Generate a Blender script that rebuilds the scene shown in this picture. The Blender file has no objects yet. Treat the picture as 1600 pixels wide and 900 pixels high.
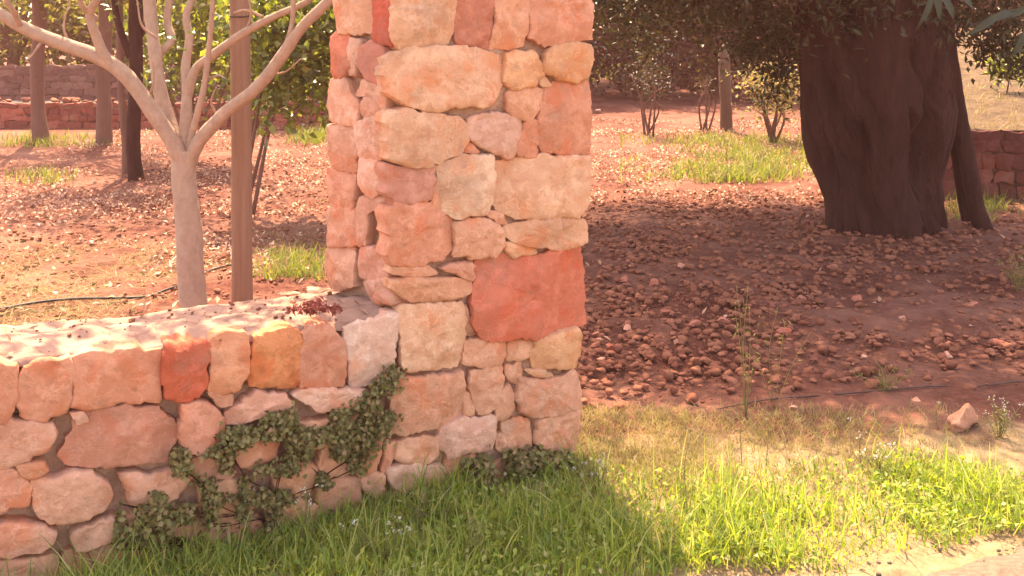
import bpy, math, random
import numpy as np
from mathutils import Vector

# ------------------------------------------------------------------ camera, light, exposure
scene = bpy.context.scene
COL = scene.collection
R = math.radians
random.seed(7)
rng = np.random.default_rng(11)
F = 1500.0            # focal length in photo pixels (photo 1600 wide)
HC = 1.6              # camera height
HZ = 70.0             # photo row of the horizon

cam = bpy.data.cameras.new('camera')
cam.sensor_width = 36.0
cam.lens = 36.0 * F / 1600.0
cam.shift_y = -(450.0 - HZ) / 1600.0
cam.clip_start = 0.05
cam.clip_end = 600
cam_o = bpy.data.objects.new('camera', cam)
COL.objects.link(cam_o)
cam_o.location = (0, 0, HC)
cam_o.rotation_euler = (R(90), 0, 0)
scene.camera = cam_o

SUN_EL = R(58)
SUN_AZ = math.atan2(-0.26, 0.966)          # from +Y towards +X (negative: to the left, behind the pillar)
S = Vector((math.sin(SUN_AZ) * math.cos(SUN_EL), math.cos(SUN_AZ) * math.cos(SUN_EL), math.sin(SUN_EL)))
world = bpy.data.worlds.new('World')
scene.world = world
world.use_nodes = True
wn = world.node_tree.nodes
sky = wn.new('ShaderNodeTexSky')
sky.sky_type = 'NISHITA'
sky.sun_disc = False
sky.sun_elevation = SUN_EL
sky.sun_rotation = SUN_AZ
sky.dust_density = 2.5
world.node_tree.links.new(sky.outputs[0], wn['Background'].inputs[0])
wn['Background'].inputs[1].default_value = 0.15
sun = bpy.data.lights.new('sun', 'SUN')
sun.energy = 3.1
sun.angle = R(0.55)
sun.color = (1.0, 0.93, 0.82)
sun_o = bpy.data.objects.new('sun', sun)
COL.objects.link(sun_o)
sun_o.location = (-3, 10, 20)
sun_o.rotation_euler = S.to_track_quat('Z', 'Y').to_euler()

vs = scene.view_settings
vs.view_transform = 'Standard'
vs.look = 'None'
vs.gamma = 1.0
vs.use_curve_mapping = False
vs.exposure = 2.86
vs.use_white_balance = True
vs.white_balance_temperature = 9500
vs.white_balance_tint = 14
scene.cycles.max_bounces = 7
scene.cycles.diffuse_bounces = 4
scene.cycles.transmission_bounces = 4
scene.cycles.volume_bounces = 1
scene.cycles.use_denoising = True

# ------------------------------------------------------------------ helpers
def g(x, y):
    """height of the ground (m)"""
    return 0.03 * max(0.0, y - 10.0)

def gnp(x, y):
    return 0.03 * np.maximum(0.0, y - 10.0)

def at(px, py, Y):
    return Vector(((px - 800.0) / F * Y, Y, HC - (py - HZ) / F * Y))

def ground_at(px, py):
    Y = F * HC / max(py - HZ, 8.0)
    for _ in range(30):
        Y = 0.5 * Y + 0.5 * F * (HC - g(0, Y)) / max(py - HZ, 8.0)
    return Vector(((px - 800.0) / F * Y, Y, g(0, Y)))

def hash3(ix, iy, iz, seed):
    n = (ix.astype(np.int64) * 374761393 + iy.astype(np.int64) * 668265263 + iz.astype(np.int64) * 2147483647 + seed * 974711) & 0x7fffffff
    n = (n ^ (n >> 13)) * 1274126177 & 0x7fffffff
    n = (n ^ (n >> 16)) * 668265263 & 0x7fffffff
    return ((n ^ (n >> 15)) & 0xffff) / 65535.0

def vnoise(P, scale, seed=0):
    """value noise in -1..1"""
    q = np.asarray(P, float) * scale + 1000.0
    i = np.floor(q).astype(np.int64); f = q - i
    f = f * f * (3 - 2 * f)
    r = 0
    for dx in (0, 1):
        for dy in (0, 1):
            for dz in (0, 1):
                w = (f[:, 0] if dx else 1 - f[:, 0]) * (f[:, 1] if dy else 1 - f[:, 1]) * (f[:, 2] if dz else 1 - f[:, 2])
                r = r + w * hash3(i[:, 0] + dx, i[:, 1] + dy, i[:, 2] + dz, seed)
    return r * 2 - 1

def fbm(P, scale, octaves=4, seed=0, gain=0.5):
    a, s, r = 1.0, scale, 0
    for o in range(octaves):
        r = r + a * vnoise(P, s, seed + o * 17)
        a *= gain; s *= 2.1
    return r

def mesh_np(name, V, Q, smooth=False):
    V = np.ascontiguousarray(V, np.float32); Q = np.ascontiguousarray(Q, np.int32)
    me = bpy.data.meshes.new(name)
    k = Q.shape[1]
    me.vertices.add(len(V)); me.vertices.foreach_set('co', V.ravel())
    me.loops.add(Q.size); me.loops.foreach_set('vertex_index', Q.ravel())
    me.polygons.add(len(Q)); me.polygons.foreach_set('loop_start', np.arange(0, Q.size, k, dtype=np.int32))
    if smooth:
        me.polygons.foreach_set('use_smooth', np.ones(len(Q), bool))
    me.update(calc_edges=True); me.validate()
    return me

def link(name, me, mat=None, parent=None, color=None):
    o = bpy.data.objects.new(name, me)
    COL.objects.link(o)
    if mat is not None and not me.materials:
        me.materials.append(mat)
    if parent is not None:
        o.parent = parent
    if color is not None:
        o.color = (*color, 1)
    return o

def empty(name, loc=(0, 0, 0)):
    o = bpy.data.objects.new(name, None)
    o.empty_display_size = 0.1
    COL.objects.link(o); o.location = loc
    return o

def tag(o, label=None, cat=None, group=None, kind=None):
    if label: o['label'] = label
    if cat: o['category'] = cat
    if group: o['group'] = group
    if kind: o['kind'] = kind
    return o

def shift(me, v):
    """move mesh data so that it sits relative to a parent at v"""
    n = len(me.vertices); a = np.empty(n * 3, np.float32)
    me.vertices.foreach_get('co', a)
    a = a.reshape(-1, 3) - np.array(v, np.float32)
    me.vertices.foreach_set('co', a.ravel()); me.update()
    return me

def catmull(pts, n):
    P = [Vector(p) for p in pts]
    P = [2 * P[0] - P[1]] + P + [2 * P[-1] - P[-2]]
    out = []
    segs = len(P) - 3
    for k in range(n):
        u = k / (n - 1) * segs
        i = min(int(u), segs - 1); t = u - i
        a, b, c, d = P[i:i + 4]
        out.append(0.5 * ((2 * b) + (c - a) * t + (2 * a - 5 * b + 4 * c - d) * t * t + (3 * b - a - 3 * c + d) * t ** 3))
    return out

def tube_np(pts, radii, seg=10, n=None, bump=0.06, seed=0, bscale=6.0, cap=True):
    n = n or max(6, len(pts) * 5)
    C = catmull(pts, n)
    rr = np.interp(np.linspace(0, 1, n), np.linspace(0, 1, len(radii)), radii)
    up = Vector((0.13, 0.91, 0.2)).normalized()
    V = []
    for i in range(n):
        t = (C[min(i + 1, n - 1)] - C[max(i - 1, 0)]).normalized()
        a = up - t * up.dot(t)
        if a.length < 1e-3: a = Vector((1, 0, 0)) - t * t.x
        a.normalize(); up = a
        b = t.cross(a)
        for k in range(seg):
            th = 2 * math.pi * k / seg
            d = a * math.cos(th) + b * math.sin(th)
            V.append((C[i].x, C[i].y, C[i].z, d.x, d.y, d.z, rr[i]))
    A = np.array(V)
    nn = vnoise(A[:, :3] + A[:, 3:6] * A[:, 6:7], bscale, seed) + 0.5 * vnoise(A[:, :3] + A[:, 3:6] * A[:, 6:7], bscale * 3, seed + 5)
    P = A[:, :3] + A[:, 3:6] * (A[:, 6:7] * (1 + bump * nn[:, None]))
    Q = []
    for i in range(n - 1):
        for k in range(seg):
            Q.append((i * seg + k, i * seg + (k + 1) % seg, (i + 1) * seg + (k + 1) % seg, (i + 1) * seg + k))
    if cap:
        P = np.vstack([P, np.array(C[0])[None], np.array(C[-1])[None]])
        for k in range(seg):
            Q.append((n * seg, (k + 1) % seg, k, k))
            e = (n - 1) * seg
            Q.append((n * seg + 1, e + k, e + (k + 1) % seg, e + (k + 1) % seg))
        Qa = np.array(Q)
        # caps as quads with a midpoint to stay clean
        body = Qa[: (n - 1) * seg]
        tri = Qa[(n - 1) * seg:, :3]
        return P, body, tri
    return P, np.array(Q), None

def tube_mesh(name, specs):
    """one mesh from several tubes; specs = list of (pts, radii, kwargs)"""
    Vs, faces, off = [], [], 0
    for pts, radii, kw in specs:
        P, B, T = tube_np(pts, radii, **kw)
        Vs.append(P)
        faces += (B + off).tolist()
        if T is not None: faces += (T + off).tolist()
        off += len(P)
    me = bpy.data.meshes.new(name)
    me.from_pydata(np.vstack(Vs).tolist(), [], faces)
    me.polygons.foreach_set('use_smooth', np.ones(len(me.polygons), bool))
    me.update(); me.validate()
    return me

def leaves_np(C, N, L, W, rg, droop=0.0, fold=0.25, up=0.35):
    """leaf faces (2 quads folded along the midrib) at centres C; N = preferred normal (n,3) or None"""
    n = len(C)
    d = rg.normal(size=(n, 3)); d[:, 2] -= droop
    d /= np.linalg.norm(d, axis=1)[:, None]
    nn = rg.normal(size=(n, 3))
    nn[:, 2] += up * 3
    if N is not None: nn = nn * 0.55 + N * 1.3
    s = np.cross(d, nn); s /= np.linalg.norm(s, axis=1)[:, None] + 1e-9
    m = np.cross(s, d)
    l = (L * rg.uniform(0.65, 1.25, n))[:, None]; w = (W * rg.uniform(0.7, 1.2, n))[:, None]
    base = C - d * l * 0.5
    a = base
    b = C - d * l * 0.08 + s * w * 0.5 + m * w * fold
    c = base + d * l
    e = C - d * l * 0.08 - s * w * 0.5 + m * w * fold
    mid = C + d * l * 0.1 - m * w * 0.03
    V = np.stack([a, b, c, e, mid], 1).reshape(-1, 3)
    i = np.arange(n)[:, None] * 5
    Q = np.concatenate([i + np.array([[0, 1, 2, 4]]), i + np.array([[0, 4, 2, 3]])], 0)
    return V, Q

def clump_points(rg, centre, semi, nclump, per, spread, shell=0.35, flat=1.0):
    """leaf positions gathered into clumps spread through an ellipsoid"""
    c = rg.normal(size=(nclump, 3)); c /= np.linalg.norm(c, axis=1)[:, None]
    c *= (rg.uniform(shell, 1.0, nclump) ** 0.6)[:, None]
    c = c * np.array(semi) + np.array(centre)
    sz = rg.uniform(0.5, 1.3, nclump)
    k = np.repeat(np.arange(nclump), per)
    p = c[k] + rg.normal(size=(len(k), 3)) * np.array([1, 1, flat]) * (spread * sz[k])[:, None]
    return p, c

# ------------------------------------------------------------------ materials
def new_mat(name):
    m = bpy.data.materials.new(name); m.use_nodes = True
    nt = m.node_tree; b = nt.nodes['Principled BSDF']
    return m, nt, b

def nd(nt, t, **kw):
    n = nt.nodes.new(t)
    for k, v in kw.items():
        if k.startswith('i_'):
            n.inputs[int(k[2:]) if k[2:].isdigit() else k[2:]].default_value = v
        else: setattr(n, k, v)
    return n

def ramp(nt, fac, stops):
    r = nt.nodes.new('ShaderNodeValToRGB')
    e = r.color_ramp.elements
    while len(e) < len(stops): e.new(0.5)
    for i, (p, c) in enumerate(stops):
        e[i].position = p; e[i].color = (*c, 1) if len(c) == 3 else c
    nt.links.new(fac, r.inputs[0])
    return r.outputs[0]

def mix(nt, fac, a, b, mode='MIX'):
    m = nt.nodes.new('ShaderNodeMix'); m.data_type = 'RGBA'; m.blend_type = mode
    for sock, v in ((m.inputs[0], fac), (m.inputs[6], a), (m.inputs[7], b)):
        if hasattr(v, 'is_linked'): nt.links.new(v, sock)
        elif isinstance(v, (int, float)): sock.default_value = v
        else: sock.default_value = (*v, 1)
    return m.outputs[2]

def noise_out(nt, vec, scale, detail=5, rough=0.55, out=0):
    n = nd(nt, 'ShaderNodeTexNoise'); n.inputs['Scale'].default_value = scale
    n.inputs['Detail'].default_value = detail; n.inputs['Roughness'].default_value = rough
    nt.links.new(vec, n.inputs['Vector'])
    return n.outputs[out]

def bump(nt, b, h, strength=0.5, dist=0.01):
    n = nd(nt, 'ShaderNodeBump'); n.inputs['Strength'].default_value = strength; n.inputs['Distance'].default_value = dist
    nt.links.new(h, n.inputs['Height']); nt.links.new(n.outputs[0], b.inputs['Normal'])

def mat_stone():
    m, nt, b = new_mat('limestone')
    oi = nd(nt, 'ShaderNodeObjectInfo'); geo = nd(nt, 'ShaderNodeNewGeometry')
    vec = geo.outputs['Position']
    n1 = noise_out(nt, vec, 13, 7, 0.68); n2 = noise_out(nt, vec, 34, 8, 0.7); n3 = noise_out(nt, vec, 10, 6, 0.62)
    base = mix(nt, ramp(nt, n1, [(0.3, (0, 0, 0)), (0.7, (1, 1, 1))]), oi.outputs['Color'], mix(nt, 1.0, oi.outputs['Color'], (0.78, 0.62, 0.54), 'MULTIPLY'))
    pale = mix(nt, ramp(nt, n3, [(0.52, (0, 0, 0)), (0.62, (0.55, 0.55, 0.55))]), base, mix(nt, 1.0, oi.outputs['Color'], (1.18, 1.22, 1.24), 'MULTIPLY'))
    rust = mix(nt, ramp(nt, noise_out(nt, vec, 7.3, 4, 0.6), [(0.54, (0, 0, 0)), (0.66, (0.80, 0.80, 0.80))]), pale, mix(nt, 1.0, oi.outputs['Color'], (0.95, 0.62, 0.48), 'MULTIPLY'))
    vein = nd(nt, 'ShaderNodeMath', operation='ABSOLUTE'); sb = nd(nt, 'ShaderNodeMath', operation='SUBTRACT'); sb.inputs[1].default_value = 0.5
    nt.links.new(noise_out(nt, vec, 6.5, 5, 0.6), sb.inputs[0]); nt.links.new(sb.outputs[0], vein.inputs[0])
    rust = mix(nt, ramp(nt, vein.outputs[0], [(0.0, (0.40, 0.40, 0.40)), (0.018, (0, 0, 0))]), rust, mix(nt, 1.0, oi.outputs['Color'], (1.2, 1.3, 1.35), 'MULTIPLY'))
    rust = mix(nt, ramp(nt, noise_out(nt, vec, 3.1, 6, 0.65), [(0.56, (0, 0, 0)), (0.68, (0.45, 0.45, 0.45))]), rust, (0.23, 0.15, 0.115))
    speck = mix(nt, ramp(nt, n2, [(0.30, (0.45, 0.45, 0.45)), (0.46, (0, 0, 0))]), rust, (0.22, 0.12, 0.08))
    nt.links.new(speck, b.inputs['Base Color'])
    b.inputs['Roughness'].default_value = 0.9; b.inputs['Specular IOR Level'].default_value = 0.2
    h = mix(nt, 0.4, mix(nt, 0.5, n2, n1), noise_out(nt, vec, 110, 5, 0.7))
    bump(nt, b, h, 0.8, 0.017)
    return m

def mat_simple(name, c1, c2, scale=12, rough=0.9, bs=0.5, bd=0.01, c3=None):
    m, nt, b = new_mat(name)
    geo = nd(nt, 'ShaderNodeNewGeometry'); vec = geo.outputs['Position']
    n1 = noise_out(nt, vec, scale, 6, 0.62)
    st = [(0.32, c1), (0.68, c2)]
    if c3: st.append((0.8, c3))
    nt.links.new(ramp(nt, n1, st), b.inputs['Base Color'])
    b.inputs['Roughness'].default_value = rough; b.inputs['Specular IOR Level'].default_value = 0.15
    bump(nt, b, noise_out(nt, vec, scale * 5, 6, 0.65), bs, bd)
    return m

def mat_leaf(name, cols, trans=0.45, rough=0.5, tcol=None, spec=0.3):
    m, nt, b = new_mat(name)
    geo = nd(nt, 'ShaderNodeNewGeometry')
    c = ramp(nt, geo.outputs['Random Per Island'], [(i / max(1, len(cols) - 1), k) for i, k in enumerate(cols)])
    nt.links.new(c, b.inputs['Base Color'])
    b.inputs['Roughness'].default_value = rough; b.inputs['Specular IOR Level'].default_value = spec
    tr = nd(nt, 'ShaderNodeBsdfTranslucent')
    tc = mix(nt, 1.0, c, tcol or (1.25, 1.3, 0.6), 'MULTIPLY')
    nt.links.new(tc, tr.inputs[0])
    ms = nd(nt, 'ShaderNodeMixShader'); ms.inputs[0].default_value = trans
    nt.links.new(b.outputs[0], ms.inputs[1]); nt.links.new(tr.outputs[0], ms.inputs[2])
    nt.links.new(ms.outputs[0], nt.nodes['Material Output'].inputs[0])
    return m

def mat_bark(name, c1, c2, sx=14, sz=3, bd=0.012):
    m, nt, b = new_mat(name)
    geo = nd(nt, 'ShaderNodeNewGeometry')
    mp = nd(nt, 'ShaderNodeMapping'); mp.inputs['Scale'].default_value = (sx, sx, sz)
    nt.links.new(geo.outputs['Position'], mp.inputs[0])
    n1 = noise_out(nt, mp.outputs[0], 1.0, 9, 0.72)
    n2 = noise_out(nt, geo.outputs['Position'], 5, 4, 0.6)
    c = mix(nt, n2, ramp(nt, n1, [(0.3, c1), (0.7, c2)]), mix(nt, 0.5, c1, c2))
    nt.links.new(c, b.inputs['Base Color'])
    b.inputs['Roughness'].default_value = 0.9; b.inputs['Specular IOR Level'].default_value = 0.15
    bump(nt, b, n1, 1.0, bd)
    return m

M = {}
M['stone'] = mat_stone()
M['mortar'] = mat_simple('mortar', (0.24, 0.125, 0.088), (0.46, 0.26, 0.185), 14, 0.95, 0.7, 0.02)
M['cap'] = mat_simple('wall_cap', (0.23, 0.120, 0.092), (0.31, 0.180, 0.138), 9, 0.95, 0.6, 0.010, (0.27, 0.13, 0.095))
def crack(m, scale, dark):
    nt = m.node_tree; b = nt.nodes['Principled BSDF']
    geo = nd(nt, 'ShaderNodeNewGeometry')
    nz = noise_out(nt, geo.outputs['Position'], 9, 4, 0.6, 1)
    wv = nd(nt, 'ShaderNodeVectorMath', operation='MULTIPLY_ADD'); wv.inputs[1].default_value = (.12, .12, .12)
    nt.links.new(nz, wv.inputs[0]); nt.links.new(geo.outputs['Position'], wv.inputs[2])
    vo = nd(nt, 'ShaderNodeTexVoronoi', feature='DISTANCE_TO_EDGE'); vo.inputs['Scale'].default_value = scale
    nt.links.new(wv.outputs[0], vo.inputs['Vector'])
    old = b.inputs['Base Color'].links[0].from_socket
    nt.links.new(mix(nt, ramp(nt, vo.outputs[0], [(0.0, (0.8, 0.8, 0.8)), (0.035, (0, 0, 0))]), old, dark), b.inputs['Base Color'])
crack(M['cap'], 4.0, (0.17, 0.085, 0.063))
M['pale_bark'] = mat_bark('pale_bark', (0.22, 0.13, 0.095), (0.46, 0.31, 0.24), 22, 16, 0.012)
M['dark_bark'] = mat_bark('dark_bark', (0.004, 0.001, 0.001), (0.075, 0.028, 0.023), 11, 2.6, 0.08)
M['red_bark'] = mat_bark('red_bark', (0.10, 0.05, 0.038), (0.19, 0.095, 0.07), 16, 4, 0.015)
M['timber'] = mat_bark('timber', (0.07, 0.04, 0.026), (0.14, 0.085, 0.056), 30, 2, 0.006)
M['pole'] = mat_bark('pole_timber', (0.15, 0.075, 0.050), (0.31, 0.17, 0.12), 26, 1.6, 0.008)
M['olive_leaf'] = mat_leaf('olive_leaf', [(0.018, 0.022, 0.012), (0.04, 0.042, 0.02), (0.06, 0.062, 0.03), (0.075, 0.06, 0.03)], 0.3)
M['bush_leaf'] = mat_leaf('bush_leaf', [(0.07, 0.08, 0.025), (0.13, 0.135, 0.04), (0.21, 0.19, 0.06), (0.17, 0.11, 0.05)], 0.5)
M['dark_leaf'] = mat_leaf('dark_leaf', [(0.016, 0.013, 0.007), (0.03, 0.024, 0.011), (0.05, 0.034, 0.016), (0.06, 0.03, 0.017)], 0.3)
M['broad_leaf'] = mat_leaf('broad_leaf', [(0.055, 0.07, 0.022), (0.10, 0.125, 0.03), (0.16, 0.185, 0.045), (0.22, 0.20, 0.06)], 0.5, 0.35, spec=0.5)
M['big_leaf'] = mat_leaf('long_leaf', [(0.02, 0.03, 0.022), (0.035, 0.05, 0.036)], 0.15, 0.6)
M['creeper'] = mat_leaf('creeper_leaf', [(0.08, 0.066, 0.024), (0.12, 0.105, 0.036), (0.16, 0.145, 0.048), (0.22, 0.17, 0.07), (0.25, 0.14, 0.07)], 0.3, 0.6)
M['grass'] = mat_leaf('grass_blade', [(0.09, 0.15, 0.03), (0.14, 0.21, 0.04), (0.19, 0.26, 0.05), (0.26, 0.31, 0.07), (0.30, 0.33, 0.08), (0.44, 0.38, 0.20)], 0.5, 0.5, (1.3, 1.3, 0.5))
M['far_grass'] = mat_leaf('field_grass_blade', [(0.07, 0.10, 0.022), (0.12, 0.155, 0.035), (0.17, 0.195, 0.05), (0.26, 0.22, 0.10)], 0.45, 0.6, (1.2, 1.2, 0.6))
M['weed'] = mat_leaf('weed_leaf', [(0.13, 0.13, 0.045), (0.19, 0.17, 0.065), (0.24, 0.19, 0.08)], 0.4, 0.7)
M['dry'] = mat_leaf('dry_grass', [(0.22, 0.155, 0.07), (0.32, 0.235, 0.11), (0.19, 0.18, 0.05), (0.24, 0.21, 0.07), (0.36, 0.28, 0.16)], 0.4, 0.7, (1.1, 1.0, 0.8))
M['litter'] = mat_leaf('leaf_litter', [(0.17, 0.06, 0.04), (0.30, 0.13, 0.085), (0.40, 0.22, 0.15), (0.24, 0.09, 0.055), (0.46, 0.31, 0.23), (0.36, 0.19, 0.125)], 0.2, 0.7, (1.1, 0.9, 0.8))
M['petal'] = mat_leaf('white_petal', [(0.42, 0.38, 0.32), (0.5, 0.45, 0.38)], 0.3, 0.6, (1, 1, 1))
M['red_petal'] = mat_leaf('dried_red_leaf', [(0.16, 0.035, 0.03), (0.24, 0.055, 0.04), (0.32, 0.10, 0.07)], 0.15, 0.7, (1, 0.8, 0.8))
M['hose'] = mat_simple('hose', (0.03, 0.022, 0.02), (0.06, 0.045, 0.04), 20, 0.5, 0.1, 0.002)
M['clod'] = mat_simple('clod', (0.13, 0.040, 0.024), (0.25, 0.095, 0.060), 7, 0.95, 0.8, 0.01, (0.35, 0.17, 0.115))
M['asphalt'] = mat_simple('asphalt', (0.055, 0.048, 0.045), (0.085, 0.075, 0.07), 20, 0.9, 0.3, 0.01)
M['tan_soil'] = mat_simple('tan_soil', (0.065, 0.036, 0.019), (0.15, 0.092, 0.052), 5.5, 0.95, 1.0, 0.08, (0.19, 0.13, 0.08))
M['dark_earth'] = mat_simple('dark_earth', (0.055, 0.026, 0.019), (0.10, 0.05, 0.037), 8, 0.95, 0.7, 0.02)
M['gravel'] = mat_simple('gravel', (0.15, 0.10, 0.074), (0.26, 0.19, 0.145), 34, 0.95, 1.0, 0.02, (0.36, 0.28, 0.23))

def mat_soil():
    m, nt, b = new_mat('red_soil')
    geo = nd(nt, 'ShaderNodeNewGeometry'); vec = geo.outputs['Position']
    n1 = noise_out(nt, vec, 1.3, 5, 0.6); n2 = noise_out(nt, vec, 16, 8, 0.7); n3 = noise_out(nt, vec, 60, 6, 0.7)
    red = ramp(nt, n2, [(0.3, (0.052, 0.015, 0.0105)), (0.55, (0.10, 0.032, 0.022)), (0.75, (0.195, 0.076, 0.055))])
    red2 = mix(nt, ramp(nt, n1, [(0.4, (0, 0, 0)), (0.7, (0.6, 0.6, 0.6))]), red, (0.23, 0.105, 0.076))
    # the verge before the wall is pale trampled earth, the field is red
    sp = nd(nt, 'ShaderNodeSeparateXYZ'); nt.links.new(vec, sp.inputs[0])
    a1 = nd(nt, 'ShaderNodeMath', operation='MULTIPLY_ADD'); a1.inputs[1].default_value = 0.10; a1.inputs[2].default_value = 3.88
    nt.links.new(sp.outputs[0], a1.inputs[0])
    d = nd(nt, 'ShaderNodeMath', operation='SUBTRACT'); nt.links.new(a1.outputs[0], d.inputs[0]); nt.links.new(sp.outputs[1], d.inputs[1])
    ad = nd(nt, 'ShaderNodeMath', operation='MULTIPLY_ADD'); ad.inputs[1].default_value = 0.9; nt.links.new(noise_out(nt, vec, 2.2, 5, 0.6), ad.inputs[0]); nt.links.new(d.outputs[0], ad.inputs[2])
    verge = ramp(nt, n2, [(0.3, (0.15, 0.095, 0.05)), (0.7, (0.29, 0.20, 0.12))])
    c = mix(nt, ramp(nt, ad.outputs[0], [(0.40, (0, 0, 0)), (0.62, (1, 1, 1))]), red2, verge)
    nt.links.new(c, b.inputs['Base Color'])
    b.inputs['Roughness'].default_value = 0.95; b.inputs['Specular IOR Level'].default_value = 0.1
    bump(nt, b, mix(nt, 0.4, n2, n3), 0.9, 0.03)
    return m
M['soil'] = mat_soil()

# ------------------------------------------------------------------ setting: ground, road, terrace
def axis(dense0, dense1, step, lo, hi, grow=1.12):
    a = list(np.arange(dense0, dense1, step))
    s, x = step, a[-1]
    while x < hi: s *= grow; x += s; a.append(x)
    s, x = step, a[0]
    while x > lo: s *= grow; x -= s; a.insert(0, x)
    return np.array(a)

def grid_faces(nx, ny):
    i = np.arange(nx - 1)[None, :] + np.arange(ny - 1)[:, None] * nx
    i = i.ravel()
    return np.stack([i, i + 1, i + 1 + nx, i + nx], 1)

def build_ground():
    xs = axis(-3.2, 4.2, 0.035, -90, 90)
    ys = axis(2.4, 10.5, 0.035, -25, 150)
    X, Y = np.meshgrid(xs, ys)
    P = np.stack([X.ravel(), Y.ravel(), np.zeros(X.size)], 1)
    z = gnp(P[:, 0], P[:, 1]) + 0.018 * fbm(P, 1.6, 3, 3) + 0.012 * fbm(P, 9, 3, 9)
    field = np.clip((P[:, 1] - 4.2) / 0.8, 0, 1)
    z += field * 0.022 * np.maximum(0, fbm(P, 6.0, 3, 21)) 
    P[:, 2] = z - 0.01
    o = link('ground', mesh_np('ground', P, grid_faces(len(xs), len(ys)), True), M['soil'])
    return tag(o, kind='structure')
build_ground()

def sheet(name, corners_fn, nx, ny, mat, kind='structure'):
    u, v = np.meshgrid(np.linspace(0, 1, nx), np.linspace(0, 1, ny))
    P = corners_fn(u.ravel(), v.ravel())
    return tag(link(name, mesh_np(name, P, grid_faces(nx, ny), True), mat), kind=kind)

def road_fn(u, v):
    # the road's edge runs along the verge, rising to the right
    x = -6 + 14 * u
    yedge = 2.585 + 0.30 * x
    P0 = np.stack([x, yedge, np.zeros_like(x)], 1)
    w = 0.06 * fbm(P0, 3.0, 3, 5)
    y = yedge + w - 3.2 * (1 - v)
    P = np.stack([x, y, np.zeros_like(x)], 1)
    P[:, 2] = 0.030 * np.clip((1 - v) * 22, 0, 1) - 0.02 + 0.02 * np.clip((1 - v) * 22, 0, 1) + 0.006 * fbm(P, 12, 3, 8)
    return P
sheet('road', road_fn, 360, 110, M['gravel'])

# ------------------------------------------------------------------ stones of the pillar and of the walls
def lin(c):
    c = c / 255.0
    return c / 12.92 if c < 0.04045 else ((c + 0.055) / 1.055) ** 2.4

def stone_col(rgb):
    w = 0.0 if rgb[0] - rgb[1] > 80 or rgb[0] < 185 else 0.34
    rgb = tuple(k * (1 - w) + t * w for k, t in zip(rgb, (224, 162, 127)))
    r, gg, b = (lin(k) for k in rgb)
    return (min(0.70, 0.74 * r ** 0.85), min(0.62, 0.77 * gg ** 0.97), min(0.62, 0.84 * b ** 0.97))

class Plane:
    """vertical plane through A along B-A; s runs along it, z up, n points out"""
    def __init__(self, A, B):
        self.A = Vector((A[0], A[1], 0)); d = Vector((B[0] - A[0], B[1] - A[1], 0))
        self.len = d.length; self.u = d.normalized(); self.n = Vector((self.u.y, -self.u.x, 0))
    def hit(self, px, py):
        d = Vector(((px - 800.0) / F, 1.0, -(py - HZ) / F))
        t = self.n.dot(self.A - Vector((0, 0, 0))) / self.n.dot(d)
        p = d * t + Vector((0, 0, HC))
        return ((p - self.A).dot(self.u), p.z)
    def pt(self, s, z, h=0.0):
        return self.A + self.u * s + Vector((0, 0, z)) + self.n * h

def resample(poly, step):
    # two rounds of corner cutting that keep the corners fairly crisp
    P = [np.array(p, float) for p in poly]
    for r in (0.09, 0.22):
        Q = []
        for i in range(len(P)):
            a, b = P[i], P[(i + 1) % len(P)]
            Q += [a * (1 - r) + b * r, a * r + b * (1 - r)]
        P = Q
    P = np.array(P + [P[0]])
    L = np.r_[0, np.cumsum(np.linalg.norm(np.diff(P, axis=0), axis=1))]
    n = max(14, int(L[-1] / step))
    t = np.linspace(0, L[-1], n, endpoint=False)
    return np.stack([np.interp(t, L, P[:, 0]), np.interp(t, L, P[:, 1])], 1)

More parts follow.
